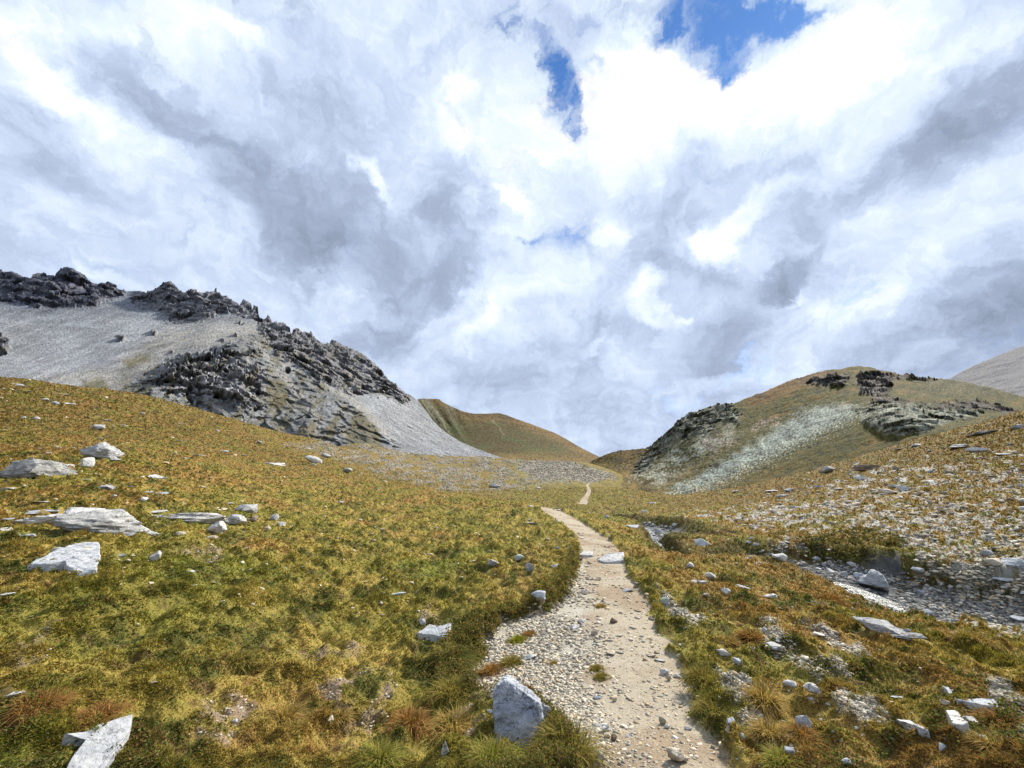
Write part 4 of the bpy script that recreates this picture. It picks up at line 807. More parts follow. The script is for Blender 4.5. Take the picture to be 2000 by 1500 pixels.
R_ = rock_at
L_ = [ # name, px, foot py, width, height, shape, material, label
 ('boulder', 70, 934, 130, 42, 'p', 'dark', 'long slanting lichened boulder at the left edge of the meadow'),
 ('boulder', 196, 899, 86, 38, 'p', 'grey', 'peaked dark boulder split by cracks, highest of its cluster on the left slope'),
 ('stone', 216, 900, 40, 14, 's', 'grey', 'low grey stone against the right foot of the peaked dark boulder'),
 ('boulder', 170, 916, 36, 24, 'p', 'pale', 'pale rounded boulder just below the peaked dark boulder'),
 ('stone', 124, 912, 40, 13, 's', 'pale', 'flat pale stone between the slanting boulder and the peaked one'),
 ('stone', 303, 933, 34, 13, 's', 'pale', 'pale domed stone alone in grass right of the peaked boulder'),
 ('stone', 212, 958, 36, 14, 'b', 'grey', 'grey mossy stone in dark green turf above the long ledge'),
 ('stone', 281, 979, 20, 10, 'b', 'white', 'small white wedge stone above the middle of the long ledge'),
 ('outcrop', 192, 1041, 200, 50, 'l', 'dark', 'long rough outcrop with a dark overhanging front, biggest on the left meadow'),
 ('outcrop', 98, 1026, 108, 22, 'l', 'pale', 'low pale layered outcrop left of the dark-fronted one'),
 ('outcrop', 166, 1008, 66, 20, 'b', 'pale', 'domed pale rock behind the dark-fronted outcrop'),
 ('stone', 94, 1002, 66, 12, 's', 'white', 'thin white slab of rock at the upper left of the outcrops'),
 ('stone', 24, 1017, 52, 9, 's', 'white', 'flat white rock level with the turf at the left edge of the photo'),
 ('outcrop', 300, 1003, 46, 14, 's', 'pale', 'pale slab on the right shoulder of the dark-fronted outcrop'),
 ('outcrop', 372, 1022, 200, 24, 'l', 'pale', 'long thin straight ledge of pale rock with grass in front of it'),
 ('outcrop', 466, 1027, 52, 24, 'b', 'grey', 'rough grey end block of the long thin ledge'),
 ('stone', 425, 1043, 46, 28, 'b', 'pale', 'star-shaped cracked pale stone in front of the long thin ledge'),
 ('stone', 412, 1055, 22, 12, 'b', 'tan', 'small tan stone at the foot of the star-shaped cracked stone'),
 ('boulder', 486, 1002, 44, 28, 'b', 'grey', 'grey boulder with a crack behind the right end of the long ledge'),
 ('stone', 424, 995, 34, 8, 's', 'tan', 'low tan slab left of the grey boulder behind the ledge'),
 ('stone', 450, 986, 26, 9, 's', 'pale', 'thin pale slab leaning to the grey boulder behind the ledge'),
 ('stone', 495, 1020, 20, 18, 'b', 'brown', 'brownish knobby stone at the right tip of the long ledge'),
 ('stone', 534, 1016, 18, 14, 'b', 'grey', 'upper of two grey stones right of the long ledge'),
 ('stone', 548, 1028, 20, 12, 'b', 'pale', 'lower of two grey stones right of the long ledge'),
 ('stone', 524, 1037, 16, 12, 't', 'tan', 'small upright tan stone below the right tip of the long ledge'),
 ('stone', 12, 1038, 28, 14, 's', 'pale', 'pale stone cut by the left edge of the photo below the outcrops'),
 ('stone', 44, 1049, 24, 13, 's', 'white', 'left one of a pair of white stones below the layered outcrop'),
 ('stone', 62, 1050, 22, 13, 's', 'white', 'right one of a pair of white stones below the layered outcrop'),
 ('stone', 239, 1088, 38, 11, 's', 'white', 'flat white stone right of the large smooth slab'),
 ('stone', 306, 1096, 26, 22, 't', 'pale', 'upright round pale stone in dark heather right of the smooth slab'),
 ('stone', 108, 1078, 22, 10, 'b', 'white', 'small white stone just above the large smooth slab'),
 ('stone', 153, 1066, 24, 9, 's', 'pale', 'small pale slab under the dark-fronted outcrop'),
 ('stone', 257, 1048, 16, 8, 'b', 'white', 'little white stone under the right end of the dark-fronted outcrop'),
 ('stone', 350, 1046, 22, 10, 'b', 'tan', 'tan stone by a dark hole in the turf under the long ledge'),
 ('stone', 10, 1166, 34, 12, 's', 'white', 'pale slab at the left edge among grey-green leaves'),
 ('stone', 370, 1118, 18, 7, 's', 'white', 'small white stone in grass below the star-shaped stone'),
 ('stone', 290, 962, 22, 6, 's', 'white', 'thin white chip of rock above the small white wedge stone'),
 ('stone', 318, 965, 22, 8, 's', 'blue', 'bluish flat stone beside the thin white chip'),
 ('stone', 174, 939, 24, 6, 's', 'white', 'flat white stone below the pale rounded boulder'),
 ('stone', 80, 983, 32, 6, 's', 'pale', 'low pale slab above the thin white slab of the outcrops'),
 ('stone', 14, 956, 26, 7, 's', 'pale', 'pale flat stone at the left edge under the slanting boulder'),
 ('stone', 321, 935, 10, 5, 'b', 'white', 'tiny white stone at the foot of the pale domed stone'),
 ('outcrop', 539, 909, 62, 15, 's', 'pale', 'wide low cracked rock in orange grass in the middle of the left slope'),
 ('outcrop', 612, 904, 34, 18, 'b', 'pale', 'left rock of the pair at the edge of the talus'),
 ('outcrop', 635, 894, 22, 11, 'b', 'grey', 'right grey rock of the pair at the edge of the talus'),
 ('stone', 438, 882, 22, 8, 's', 'white', 'thin white stone up the slope left of the talus'),
 ('stone', 384, 890, 34, 6, 's', 'pale', 'pinkish flat stone left of the thin white one up the slope'),
 ('stone', 474, 890, 20, 6, 's', 'pale', 'flat pale stone between the thin white one and the low cracked rock'),
 ('boulder', 678, 924, 20, 12, 'b', 'dark', 'dark stone with a white top on the crest of the meadow'),
 ('stone', 33, 752, 26, 8, 's', 'white', 'white stone on the skyline at the far upper left of the meadow'),
 ('stone', 52, 767, 20, 7, 's', 'pale', 'second stone down from the skyline at the upper left'),
 ('stone', 116, 771, 30, 8, 's', 'white', 'long white stone close under the skyline'),
 ('stone', 88, 782, 14, 6, 'b', 'pale', 'small round stone under the long white one near the skyline'),
 ('stone', 107, 789, 18, 7, 'b', 'white', 'left white stone of the row under the skyline'),
 ('stone', 137, 790, 28, 9, 's', 'white', 'right and longest white stone of the row under the skyline'),
 ('stone', 184, 787, 14, 5, 's', 'white', 'faint thin stone right of the row under the skyline'),
 ('stone', 275, 810, 12, 6, 'b', 'white', 'lone white dot of a stone below the meadow skyline'),
 ('boulder', 191, 839, 24, 15, 'b', 'pale', 'pale boulder high on the left slope above the peaked one'),
 ('stone', 70, 820, 16, 8, 'b', 'pale', 'pale stone on the upper slope at the left'),
 ('stone', 206, 822, 18, 7, 's', 'grey', 'grey stone just above the pale boulder high on the left slope'),
 ('stone', 110, 873, 18, 6, 's', 'pale', 'flat stone above the slanting boulder at the left'),
 ('stone', 350, 862, 14, 6, 's', 'grey', 'grey stone in a brown patch of the upper slope'),
 ('stone', 423, 842, 10, 5, 'b', 'white', 'tiny white stone near the skyline by the mountain foot'),
 ('stone', 506, 866, 14, 7, 'b', 'dark', 'dark stone with a pale foot near the talus edge'),
 ('stone', 20, 1366, 52, 18, 's', 'pale', 'long pale stone at the left edge by the rust-coloured tussock'),
 ('stone', 299, 1335, 20, 8, 's', 'white', 'small white chip in the near turf left of the bare soil'),
 ('stone', 457, 1413, 12, 8, 'b', 'white', 'small white stone in the bare soil of the near meadow'),
 ('stone', 646, 1411, 14, 12, 'b', 'tan', 'round cream stone in the soil at the bottom middle left'),
 ('stone', 774, 1165, 38, 9, 's', 'white', 'low white stone in grass left of the path'),
 ('stone', 825, 1222, 15, 15, 'b', 'white', 'white stone just above the flat four-sided slab'),
 ('stone', 870, 1479, 20, 28, 't', 'pale', 'pale upright stone in the tussocks left of the big boulder'),
 ('stone', 957, 1366, 18, 12, 'b', 'tan', 'cream stone touching the left side of the big boulder'),
 ('stone', 955, 1392, 20, 9, 's', 'pale', 'flat pale stone by the left foot of the big boulder'),
 ('boulder', 1054, 1175, 34, 20, 'b', 'blue', 'bluish angular stone at the corner where the gravel begins'),
 ('stone', 980, 1224, 20, 10, 's', 'tan', 'tan stone at the eroded turf edge left of the path'),
 ('stone', 940, 1228, 12, 6, 's', 'white', 'thin white splinter under the eroded turf edge'),
 ('stone', 1036, 1289, 42, 15, 's', 'pale', 'flat cracked pale stone in the gravel beside the tufts'),
 ('stone', 1120, 1230, 26, 12, 's', 'grey', 'grey flat stone in the gravel in the middle of the path'),
 ('stone', 1199, 1218, 17, 11, 't', 'brown', 'brown angular stone standing on the sandy track'),
 ('stone', 1161, 1243, 16, 12, 'b', 'tan', 'tan pointed stone left of the sandy track'),
 ('stone', 1225, 1156, 22, 9, 's', 'white', 'flat white stone in the sandy track above the brown one'),
 ('stone', 1190, 1281, 24, 12, 's', 'tan', 'tan flat stone where gravel meets the sandy track'),
 ('stone', 1270, 1284, 24, 8, 's', 'tan', 'left of two thin tan flakes across the sandy track'),
 ('stone', 1291, 1293, 24, 9, 's', 'pale', 'right of two thin tan flakes across the sandy track'),
 ('stone', 1298, 1320, 20, 11, 'b', 'pale', 'white stone in the cluster at the right edge of the track'),
 ('stone', 1322, 1324, 18, 10, 's', 'pale', 'rightmost stone in the cluster at the right edge of the track'),
 ('stone', 1305, 1330, 12, 10, 't', 'tan', 'lowest small stone in the cluster at the right edge of the track'),
 ('stone', 1164, 1366, 22, 9, 's', 'blue', 'bluish flat stone in the gravel right of the big boulder'),
 ('stone', 1202, 1371, 12, 9, 'b', 'tan', 'small cream stone on the sand right of the bluish flat stone'),
 ('stone', 1326, 1375, 18, 8, 's', 'tan', 'cream flake at the right side of the sandy track'),
 ('stone', 1296, 1416, 18, 14, 't', 'tan', 'upright cream stone in the lower part of the track'),
 ('stone', 1303, 1424, 12, 8, 'b', 'pale', 'small stone touching the upright cream one in the track'),
 ('stone', 1184, 1432, 22, 14, 'b', 'pale', 'topmost of three pale stones in the gravel near the bottom'),
 ('stone', 1187, 1443, 16, 12, 'b', 'tan', 'middle one of three pale stones in the gravel near the bottom'),
 ('stone', 1199, 1448, 14, 12, 'b', 'brown', 'lowest of three stones in the gravel near the bottom'),
 ('boulder', 1322, 1497, 52, 30, 'b', 'tan', 'large cream stone bedded in sand at the bottom of the path'),
 ('stone', 1170, 1500, 24, 30, 't', 'pale', 'pale upright stone at the bottom edge left of the track'),
 ('stone', 1013, 1098, 20, 16, 'b', 'green', 'greenish stone, upper left of three in the turf left of the path'),
 ('stone', 1033, 1118, 20, 22, 't', 'blue', 'blue-grey pointed stone, lowest of three in the turf left of the path'),
 ('boulder', 1083, 1109, 40, 12, 's', 'pale', 'long pale stone lying in turf at the left edge of the path'),
 ('stone', 963, 1108, 26, 16, 'b', 'dark', 'rough dark brown stone in the heathy turf left of the path'),
 ('stone', 1089, 1073, 14, 6, 'b', 'white', 'small white stone in turf close left of the path bend'),
 ('stone', 1032, 1024, 34, 7, 's', 'pale', 'flat pale stone on the meadow crest near where the path vanishes'),
 ('stone', 1036, 990, 10, 4, 'b', 'white', 'tiny white stone on the crest beside the top of the path'),
 ('stone', 1036, 1016, 14, 5, 's', 'tan', 'little tan stone above the flat one on the meadow crest'),
 ('stone', 1091, 998, 9, 4, 'b', 'pale', 'tiny pale stone right of the top of the path'),
 ('slab', 1236, 1031, 34, 11, 's', 'white', 'white slab bridging the small stream in its gully'),
 ('stone', 1286, 1040, 14, 8, 'b', 'white', 'white stone on the right bank of the small stream'),
 ('stone', 1370, 1066, 32, 15, 'b', 'white', 'pointed blue-white stone alone on the dark grass bank'),
 ('stone', 1461, 1062, 12, 9, 'b', 'pale', 'left one of three stones on the brown bank'),
 ('stone', 1478, 1068, 16, 9, 'b', 'pale', 'right one of three stones on the brown bank'),
 ('stone', 1467, 1053, 9, 7, 'b', 'white', 'upper little white one of three stones on the brown bank'),
 ('boulder', 1390, 1134, 24, 18, 'b', 'pale', 'pale boulder with a smaller one before it, on the grassy bank'),
 ('stone', 1372, 1142, 22, 11, 'b', 'blue', 'bluish stone in front of the pale boulder on the grassy bank'),
 ('stone', 1356, 1138, 14, 6, 's', 'pale', 'flat stone left of the pale boulder on the grassy bank'),
 ('stone', 1420, 1162, 21, 14, 'b', 'pale', 'rounded pale stone right of the path in golden grass'),
 ('stone', 1446, 1150, 36, 10, 's', 'grey', 'low grey slab above right of the rounded pale stone'),
 ('stone', 1350, 1110, 20, 13, 'b', 'pale', 'pale stone in the pebbly streak nearest the path'),
 ('stone', 1380, 1164, 14, 7, 'b', 'tan', 'small tan stone left of the rounded pale one'),
 ('stone', 1297, 1180, 22, 14, 'b', 'green', 'green lichened stone at the right edge of the path'),
 ('stone', 1505, 1170, 30, 10, 'b', 'pale', 'pale stone with a dark side on the crown of the near bank'),
 ('stone', 1512, 1273, 42, 20, 's', 'pale', 'broad pale block at the top of the right gravel streak'),
 ('stone', 1414, 1286, 30, 16, 'b', 'pale', 'pinkish pale stone in the tuft right of the path'),
 ('stone', 1442, 1301, 26, 24, 's', 'blue', 'bluish slab leaning downhill beside the pinkish stone'),
 ('stone', 1494, 1235, 18, 9, 'b', 'grey', 'small dark-sided stone above the broad pale block'),
 ('stone', 1520, 1256, 12, 7, 'b', 'white', 'little white stone just above the broad pale block'),
 ('boulder', 1592, 1361, 38, 22, 'b', 'pale', 'rounded pale boulder in the gravel streak of the right meadow'),
 ('boulder', 1547, 1347, 34, 14, 'b', 'grey', 'low grey boulder left of the rounded pale one in the gravel streak'),
 ('stone', 1586, 1373, 22, 13, 'b', 'blue', 'bluish stone against the foot of the rounded pale boulder'),
 ('stone', 1620, 1378, 16, 6, 's', 'white', 'white chip in brown soil below the rounded pale boulder'),
 ('boulder', 1571, 1424, 30, 28, 't', 'white', 'bright white angular stone standing behind a rust tussock'),
 ('stone', 1545, 1475, 20, 13, 'b', 'white', 'round white stone near the bottom right of the track'),
 ('stone', 1426, 1420, 22, 18, 'b', 'blue', 'bluish stone in the grass edge beside the lower track'),
 ('stone', 1424, 1433, 14, 15, 't', 'tan', 'cream stone just below the bluish one beside the lower track'),
 ('stone', 1449, 1444, 16, 13, 'b', 'pale', 'pale stone at the grass edge, lowest of the trio by the track'),
 ('stone', 1596, 1243, 28, 11, 's', 'pale', 'pale flat stone at the top of the second gravel streak'),
 ('stone', 1755, 1366, 28, 8, 's', 'white', 'thin white flake in the grass above the narrow slanting slab'),
 ('stone', 1740, 1373, 14, 5, 's', 'tan', 'small tan flake left of the thin white one'),
 ('stone', 1901, 1416, 36, 18, 's', 'pale', 'white oval stone right of the oblong white stone'),
 ('stone', 1930, 1447, 32, 12, 's', 'pale', 'pale flake below the white oval stone at the right'),
 ('stone', 1841, 1468, 16, 16, 'b', 'pale', 'small pale stone under the oblong white stone'),
 ('stone', 1656, 1498, 22, 18, 'b', 'blue', 'bluish stone at the bottom edge on the right meadow'),
 ('stone', 1845, 1376, 20, 9, 'b', 'tan', 'tan stone at the left tip of the broad blue-grey slab'),
 ('outcrop', 1712, 1236, 100, 28, 'b', 'grey', 'long grey layered outcrop lying along the right bank crest'),
 ('outcrop', 1780, 1249, 84, 12, 's', 'grey', 'thin right tail of the long grey layered outcrop'),
 ('stone', 1772, 1236, 16, 9, 'b', 'white', 'small white stone on the tail of the grey layered outcrop'),
 ('stone', 1778, 1163, 26, 8, 's', 'pale', 'flat pale stone on the dark bank beside the stream boulder'),
 ('stone', 1801, 1160, 14, 9, 'b', 'white', 'small white stone right of the flat one on the dark bank'),
 ('stone', 1813, 1202, 22, 11, 'b', 'white', 'white stone in dark turf below the stony slope'),
 ('stone', 1990, 1213, 28, 16, 's', 'white', 'white oval stone at the right edge beyond the bank'),
 ('boulder', 1980, 1112, 52, 23, 'b', 'white', 'big flat-topped white boulder at the right edge of the stony slope'),
 ('stone', 1942, 1108, 34, 18, 'b', 'tan', 'tan stone left of the big flat-topped white boulder'),
 ('stone', 1972, 1136, 50, 12, 's', 'white', 'flat white slab below the big flat-topped boulder'),
 ('boulder', 1716, 1158, 72, 44, 'b', 'white', 'large pale boulder standing right beside the white running stream'),
 ('boulder', 1684, 1135, 26, 20, 't', 'blue', 'upright bluish stone in the stream left of the large boulder'),
 ('boulder', 1520, 1097, 34, 17, 'b', 'pale', 'rounded pale boulder at the left end of the stream pool'),
 ('stone', 1626, 1124, 20, 13, 'b', 'dark', 'dark stone among the white ones in the stream bed'),
 ('stone', 1648, 1128, 20, 13, 'b', 'grey', 'grey stone between the dark one and the upright bluish one in the stream'),
 ('stone', 1570, 1104, 14, 9, 'b', 'tan', 'tan stone right of the rounded boulder at the stream pool'),
 ('stone', 1597, 1096, 16, 9, 'b', 'blue', 'bluish stone in the dark gravel above the stream'),
 ('stone', 1662, 1104, 18, 9, 'b', 'white', 'white stone in the dark gravel under the heath bank'),
 ('stone', 1620, 1076, 14, 6, 'b', 'white', 'small white stone under the overhanging heath bank'),
 ('boulder', 1915, 850, 48, 14, 's', 'white', 'wide white boulder high in the golden grass at the right'),
 ('boulder', 1990, 838, 26, 14, 'b', 'grey', 'grey boulder with a dark foot on the skyline at the right edge'),
 ('boulder', 1880, 873, 44, 12, 's', 'pale', 'low pale boulder left of the widest one on the upper right slope'),
 ('boulder', 1909, 884, 42, 14, 'b', 'pale', 'lumpy white boulder below the wide white one at the right'),
 ('stone', 1796, 870, 26, 9, 's', 'pale', 'bluish flat stone left on the upper right slope'),
 ('stone', 1965, 889, 30, 9, 's', 'pale', 'flat pale stone right of the lumpy white boulder'),
 ('stone', 1760, 878, 24, 6, 's', 'tan', 'tan flat stone on the crest left of the bluish one'),
 ('boulder', 1690, 920, 54, 15, 'b', 'brown', 'big brownish rounded boulder in the middle of the right slope'),
 ('boulder', 1622, 922, 32, 14, 'b', 'dark', 'pale boulder with dark cracks left of the brownish rounded one'),
 ('boulder', 1684, 938, 28, 12, 'b', 'pale', 'pale cracked boulder just below the brownish rounded one'),
 ('boulder', 1822, 943, 48, 12, 's', 'white', 'bright leaning flat boulder right of the middle of the right slope'),
 ('boulder', 1762, 960, 30, 20, 'b', 'pale', 'tallest boulder of the cluster under the brownish one'),
 ('boulder', 1735, 964, 30, 12, 'b', 'tan', 'tan low boulder at the left of the cluster under the brownish one'),
 ('stone', 1553, 992, 30, 8, 's', 'pale', 'wide pale stone low on the right slope'),
 ('stone', 1540, 961, 24, 9, 'b', 'grey', 'grey stone between the green scree and the right slope'),
 ('stone', 1505, 960, 30, 6, 's', 'pale', 'thin flat stone on the orange grass under the green hill'),
 ('stone', 1437, 962, 14, 5, 'b', 'pale', 'tiny pale stone on the orange crest at the foot of the green scree'),
 ('stone', 1640, 958, 20, 8, 'b', 'tan', 'tan stone left of the cluster on the right slope'),
 ('stone', 1600, 952, 18, 7, 'b', 'grey', 'dark grey stone left of the tan one on the right slope'),
 ('stone', 1816, 924, 18, 8, 'b', 'pale', 'small pale stone above the bright leaning flat boulder'),
 ('stone', 1276, 984, 24, 5, 's', 'white', 'flat pale stone on the valley floor right of the far path'),
 ('stone', 1257, 1001, 14, 6, 'b', 'pale', 'pale stone above the dark gully in the valley'),
 ('stone', 1185, 1012, 12, 7, 't', 'pale', 'small upright stone below the dark gully in the valley'),
 ('stone', 1050, 955, 12, 5, 'b', 'dark', 'dark boulder alone on the flat valley floor'),
 ('outcrop', 970, 953, 30, 9, 'b', 'grey', 'low grey ledge at the foot of the talus'),
]
for i, (nm, px, py, w_, h_, sh, mt, lab) in enumerate(L_):
    rock_at(nm, px, py, w_, h_, nm, lab, sh, mt, seed=i * 3 + 5)

# ------------------------------------------------------------------ loose stones nothing tells apart: a few shapes, many copies
TEMPL = []
for i in range(9):
    v, f = rock_verts(900 + i, 3, 13, .10, .05); v = v * np.array([.5, .40, .26]); v[:, 2] += .14
    me = mesh_obj('stone', v, f, None, smooth=False); TEMPL.append(me.data); bpy.data.objects.remove(me)
TM = {}
def templ(i, mt):
    k = (i, mt)
    if k not in TM: m = TEMPL[i].copy(); m.materials.append(MS[mt]); TM[k] = m
    return TM[k]
PXF, PYF, PDF = project(GX, GY, GZ)
vis = (R2 < 420) & (GY > .2) & (PXF > -380) & (PXF < 2380) & (PYF > 700) & (PYF < 1540)
# screen area of each ground cell, zero when it faces away
def cell_area():
    x0, y0 = PXF[:-1, :-1], PYF[:-1, :-1]; x1, y1 = PXF[:-1, 1:], PYF[:-1, 1:]; x2, y2 = PXF[1:, 1:], PYF[1:, 1:]; x3, y3 = PXF[1:, :-1], PYF[1:, :-1]
    a = .5 * ((x2 - x0) * (y3 - y1) - (x3 - x1) * (y2 - y0)); a = -a
    horizon = np.minimum.accumulate(np.where(vis, PYF, 1e5), axis=0)[:-1, :-1]      # highest line reached so far in each direction
    shown = (y0 <= horizon + 3.0)
    return np.where(vis[:-1, :-1] & vis[1:, 1:] & shown, np.maximum(a, 0) + .0, 0)
AREA = cell_area(); print('area', AREA.sum())
def sample(n, weight, seed):
    r = np.random.default_rng(seed); wv = (AREA * weight[:-1, :-1]).ravel(); cs = np.cumsum(wv); k = np.searchsorted(cs, r.random(n) * cs[-1]); k = np.minimum(k, len(cs) - 1)
    i, j = np.divmod(k, AREA.shape[1]); u, v = r.random(n), r.random(n)
    def bl(G_):
        a, b, c, d = G_[i, j], G_[i, j + 1], G_[i + 1, j], G_[i + 1, j + 1]
        if G_.ndim == 3: uu, vv = u[:, None], v[:, None]
        else: uu, vv = u, v
        return (a * (1 - uu) + b * uu) * (1 - vv) + (c * (1 - uu) + d * uu) * vv
    return i, j, bl
RXY = np.array(rock_xy)
def clear(x, y, k=1.0):
    ok = np.ones(len(x), bool)
    for a, b, rx, ry, th in RXY:
        c, s = math.cos(-th), math.sin(-th); dx, dy = x - a, y - b; u = (dx * c - dy * s) / (rx * k); v = (dx * s + dy * c) / (ry * k); ok &= (u * u + v * v) > 1
    for poly in slab_polys: ok &= polydist(x, y, poly) < .03
    return ok
rr_w = np.clip(rough_r, 0, 1)
SC = [ # weight, count, size in photo px (min, max), group, label, materials
 (rr_w * (R2 < 110) * (1 - BEDM), 62, (9, 26), 'loose pale stones strewn over the stony right slope', 'loose pale stone strewn with many others on the stony right slope', ['pale', 'pale', 'white', 'tan', 'grey']),
 (sstep(980, 700, PX) * (R2 > 12) * (R2 < 110) * GRASSM, 24, (6, 15), 'small pale stones dotted over the left meadow', 'small pale stone, one of many dotted over the left meadow slope', ['pale', 'white', 'tan']),
 (BEDM * (R2 < 40), 12, (8, 18), 'wet stones in the stream bed', 'wet grey or white stone among others in the stream bed', ['white', 'grey', 'blue', 'dark']),
 (pathmask * (R2 < 14), 22, (8, 19), 'loose stones lying on the path', 'loose cream stone lying with others on the path gravel', ['pale', 'tan', 'tan', 'grey']),
 (np.clip(right_strip + .12 * (PX > 1300) * (PY > 1120), 0, 1) * (R2 < 16) * (1 - pathmask), 24, (8, 18), 'small stones in the gravel streaks of the near right meadow', 'small pale stone in the gravel streaks of the near right meadow', ['pale', 'white', 'tan'])]
r_ = np.random.default_rng(5)
for si, (wt, n, (a, b), grp, lab, mts) in enumerate(SC):
    i, j, bl = sample(n * 2, np.clip(wt, 0, 1) + 0.0, 300 + si); x, y, z = bl(GX), bl(GY), bl(GZ); ok = np.where(clear(x, y, 1.2))[0][:n]
    for q in ok:
        dep = project(x[q], y[q], z[q])[2]; s = min(a + (b - a) * r_.random() ** 2.2, 60) / F * float(dep)
        o = bpy.data.objects.new('stone', templ(int(r_.integers(0, 9)), mts[int(r_.integers(0, len(mts)))])); COL.objects.link(o)
        o.location = (x[q], y[q], z[q] - .07 * s); o.rotation_euler = (r_.uniform(-.3, .3), r_.uniform(-.3, .3), r_.uniform(0, 6.28)); o.scale = (s * r_.uniform(.8, 1.25), s * r_.uniform(.7, 1.1), s * r_.uniform(.6, 1.3))
        rock_xy.append((x[q], y[q], s * .45, s * .4, 0)); tagit(o, lab, 'stone', grp)
RXY = np.array(rock_xy)

# ------------------------------------------------------------------ gravel and scree pebbles: uncountable
def pebble_material():
    m, t, o = material('pebbles'); a = t.node('ShaderNodeAttribute', attribute_name='col').outputs['Color']; pos = t.node('ShaderNodeNewGeometry').outputs['Position']
    c = t.vmath('SCALE', a, t.math('MULTIPLY_ADD', t.math('SUBTRACT', t.noise(pos, 60, 4, .7, dim='3D'), .5), 1.0, 1.0))
    p = t.node('ShaderNodeBsdfPrincipled'); t.put(p.inputs['Base Color'], c); p.inputs['Roughness'].default_value = .9; p.inputs['Specular IOR Level'].default_value = .2; t.l.new(p.outputs[0], o.inputs[0]); return m
mat_peb = pebble_material()
def pebbles(name, wt, n, smin, smax, power, seed, level=1, flat=.55, tone=1.0, tint=None):
    i, j, bl = sample(n, wt, seed); r = np.random.default_rng(seed + 1); x, y, z = bl(GX), bl(GY), bl(GZ); ok = clear(x, y, .9); x, y, z = x[ok], y[ok], z[ok]; n = len(x)
    dep = project(x, y, z)[2]; s = (smin + (smax - smin) * r.random(n) ** power) / F * dep; s = np.maximum(s, .006)
    v, f = ICO[level]; V = np.stack([rock_verts(700 + k, level, 9, .12)[0] for k in range(12)]); k = r.integers(0, 12, n)
    P_ = V[k] * np.stack([s * .5 * r.uniform(.7, 1.3, n), s * .5 * r.uniform(.6, 1.1, n), s * .5 * flat * r.uniform(.6, 1.3, n)], -1)[:, None]
    a = r.uniform(0, 6.28, n)[:, None]; tl_ = r.normal(0, .25, n)[:, None]
    X_ = P_[..., 0] * np.cos(a) - P_[..., 1] * np.sin(a); Y_ = P_[..., 0] * np.sin(a) + P_[..., 1] * np.cos(a); Z_ = P_[..., 2] + X_ * tl_
    co_ = np.stack([X_ + x[:, None], Y_ + y[:, None], Z_ + (z + s * .05)[:, None]], -1).reshape(-1, 3)
    fa = (f[None] + (np.arange(n) * len(v))[:, None, None]).reshape(-1, 3)
    base = np.array([[.36, .35, .33], [.45, .44, .42], [.24, .235, .23], [.34, .285, .21], [.15, .15, .155], [.30, .32, .31]]); 
    c = base[r.choice(6, n, p=[.3, .22, .2, .13, .08, .07])] * r.uniform(.7, 1.25, n)[:, None] * tone
    c = c * (np.array([1.12, 1.03, .88]) if tint is None else tint)
    return mesh_obj(name, co_, fa, mat_peb, {'col': np.repeat(c, len(v), 0)}, smooth=False, kind='stuff')
left_gravel = np.clip(1 - sandy * .93, .0, 1)
pebbles('gravel', pathmask * (R2 < 16) * left_gravel * sstep(-.25, .25, nz2 + n_a * .6 + .08), 26000, 1.4, 13, 5.5, 400, flat=.38)
pebbles('gravel', pathmask * (R2 < 35), 5200, 1.3, 6, 4.5, 402, tint=np.array([1.08, .95, .78]), tone=1.1, flat=.35)
pebbles('gravel', np.clip(GRAVEL, 0, 1) * (R2 < 110), 13500, 1.6, 14, 5.0, 404, flat=.45, tone=1.05)
pebbles('gravel', GRASSM * (PX < 1150) * (R2 > 6) * (R2 < 80) * sstep(0, .25, nz2), 420, 4, 11, 2.0, 405, level=2, flat=.5, tone=1.15)
pebbles('gravel', np.clip(right_strip + .30 * SOILM, 0, 1) * (1 - pathmask), 6000, 1.8, 9, 4, 406)
pebbles('gravel', BEDM * (R2 < 60), 5000, 1.8, 13, 3, 408, tone=.7, tint=np.array([1.0, 1.0, 1.0]))
pebbles('scree', tz * (R2 > 30), 16000, 1.5, 5.5, 3.2, 410, tone=.8)
pebbles('gravel', GRASSM * sstep(1250, 1400, PX) * .5 + ledge * .3 + .04 * GRASSM, 2600, 2, 8, 3, 412)

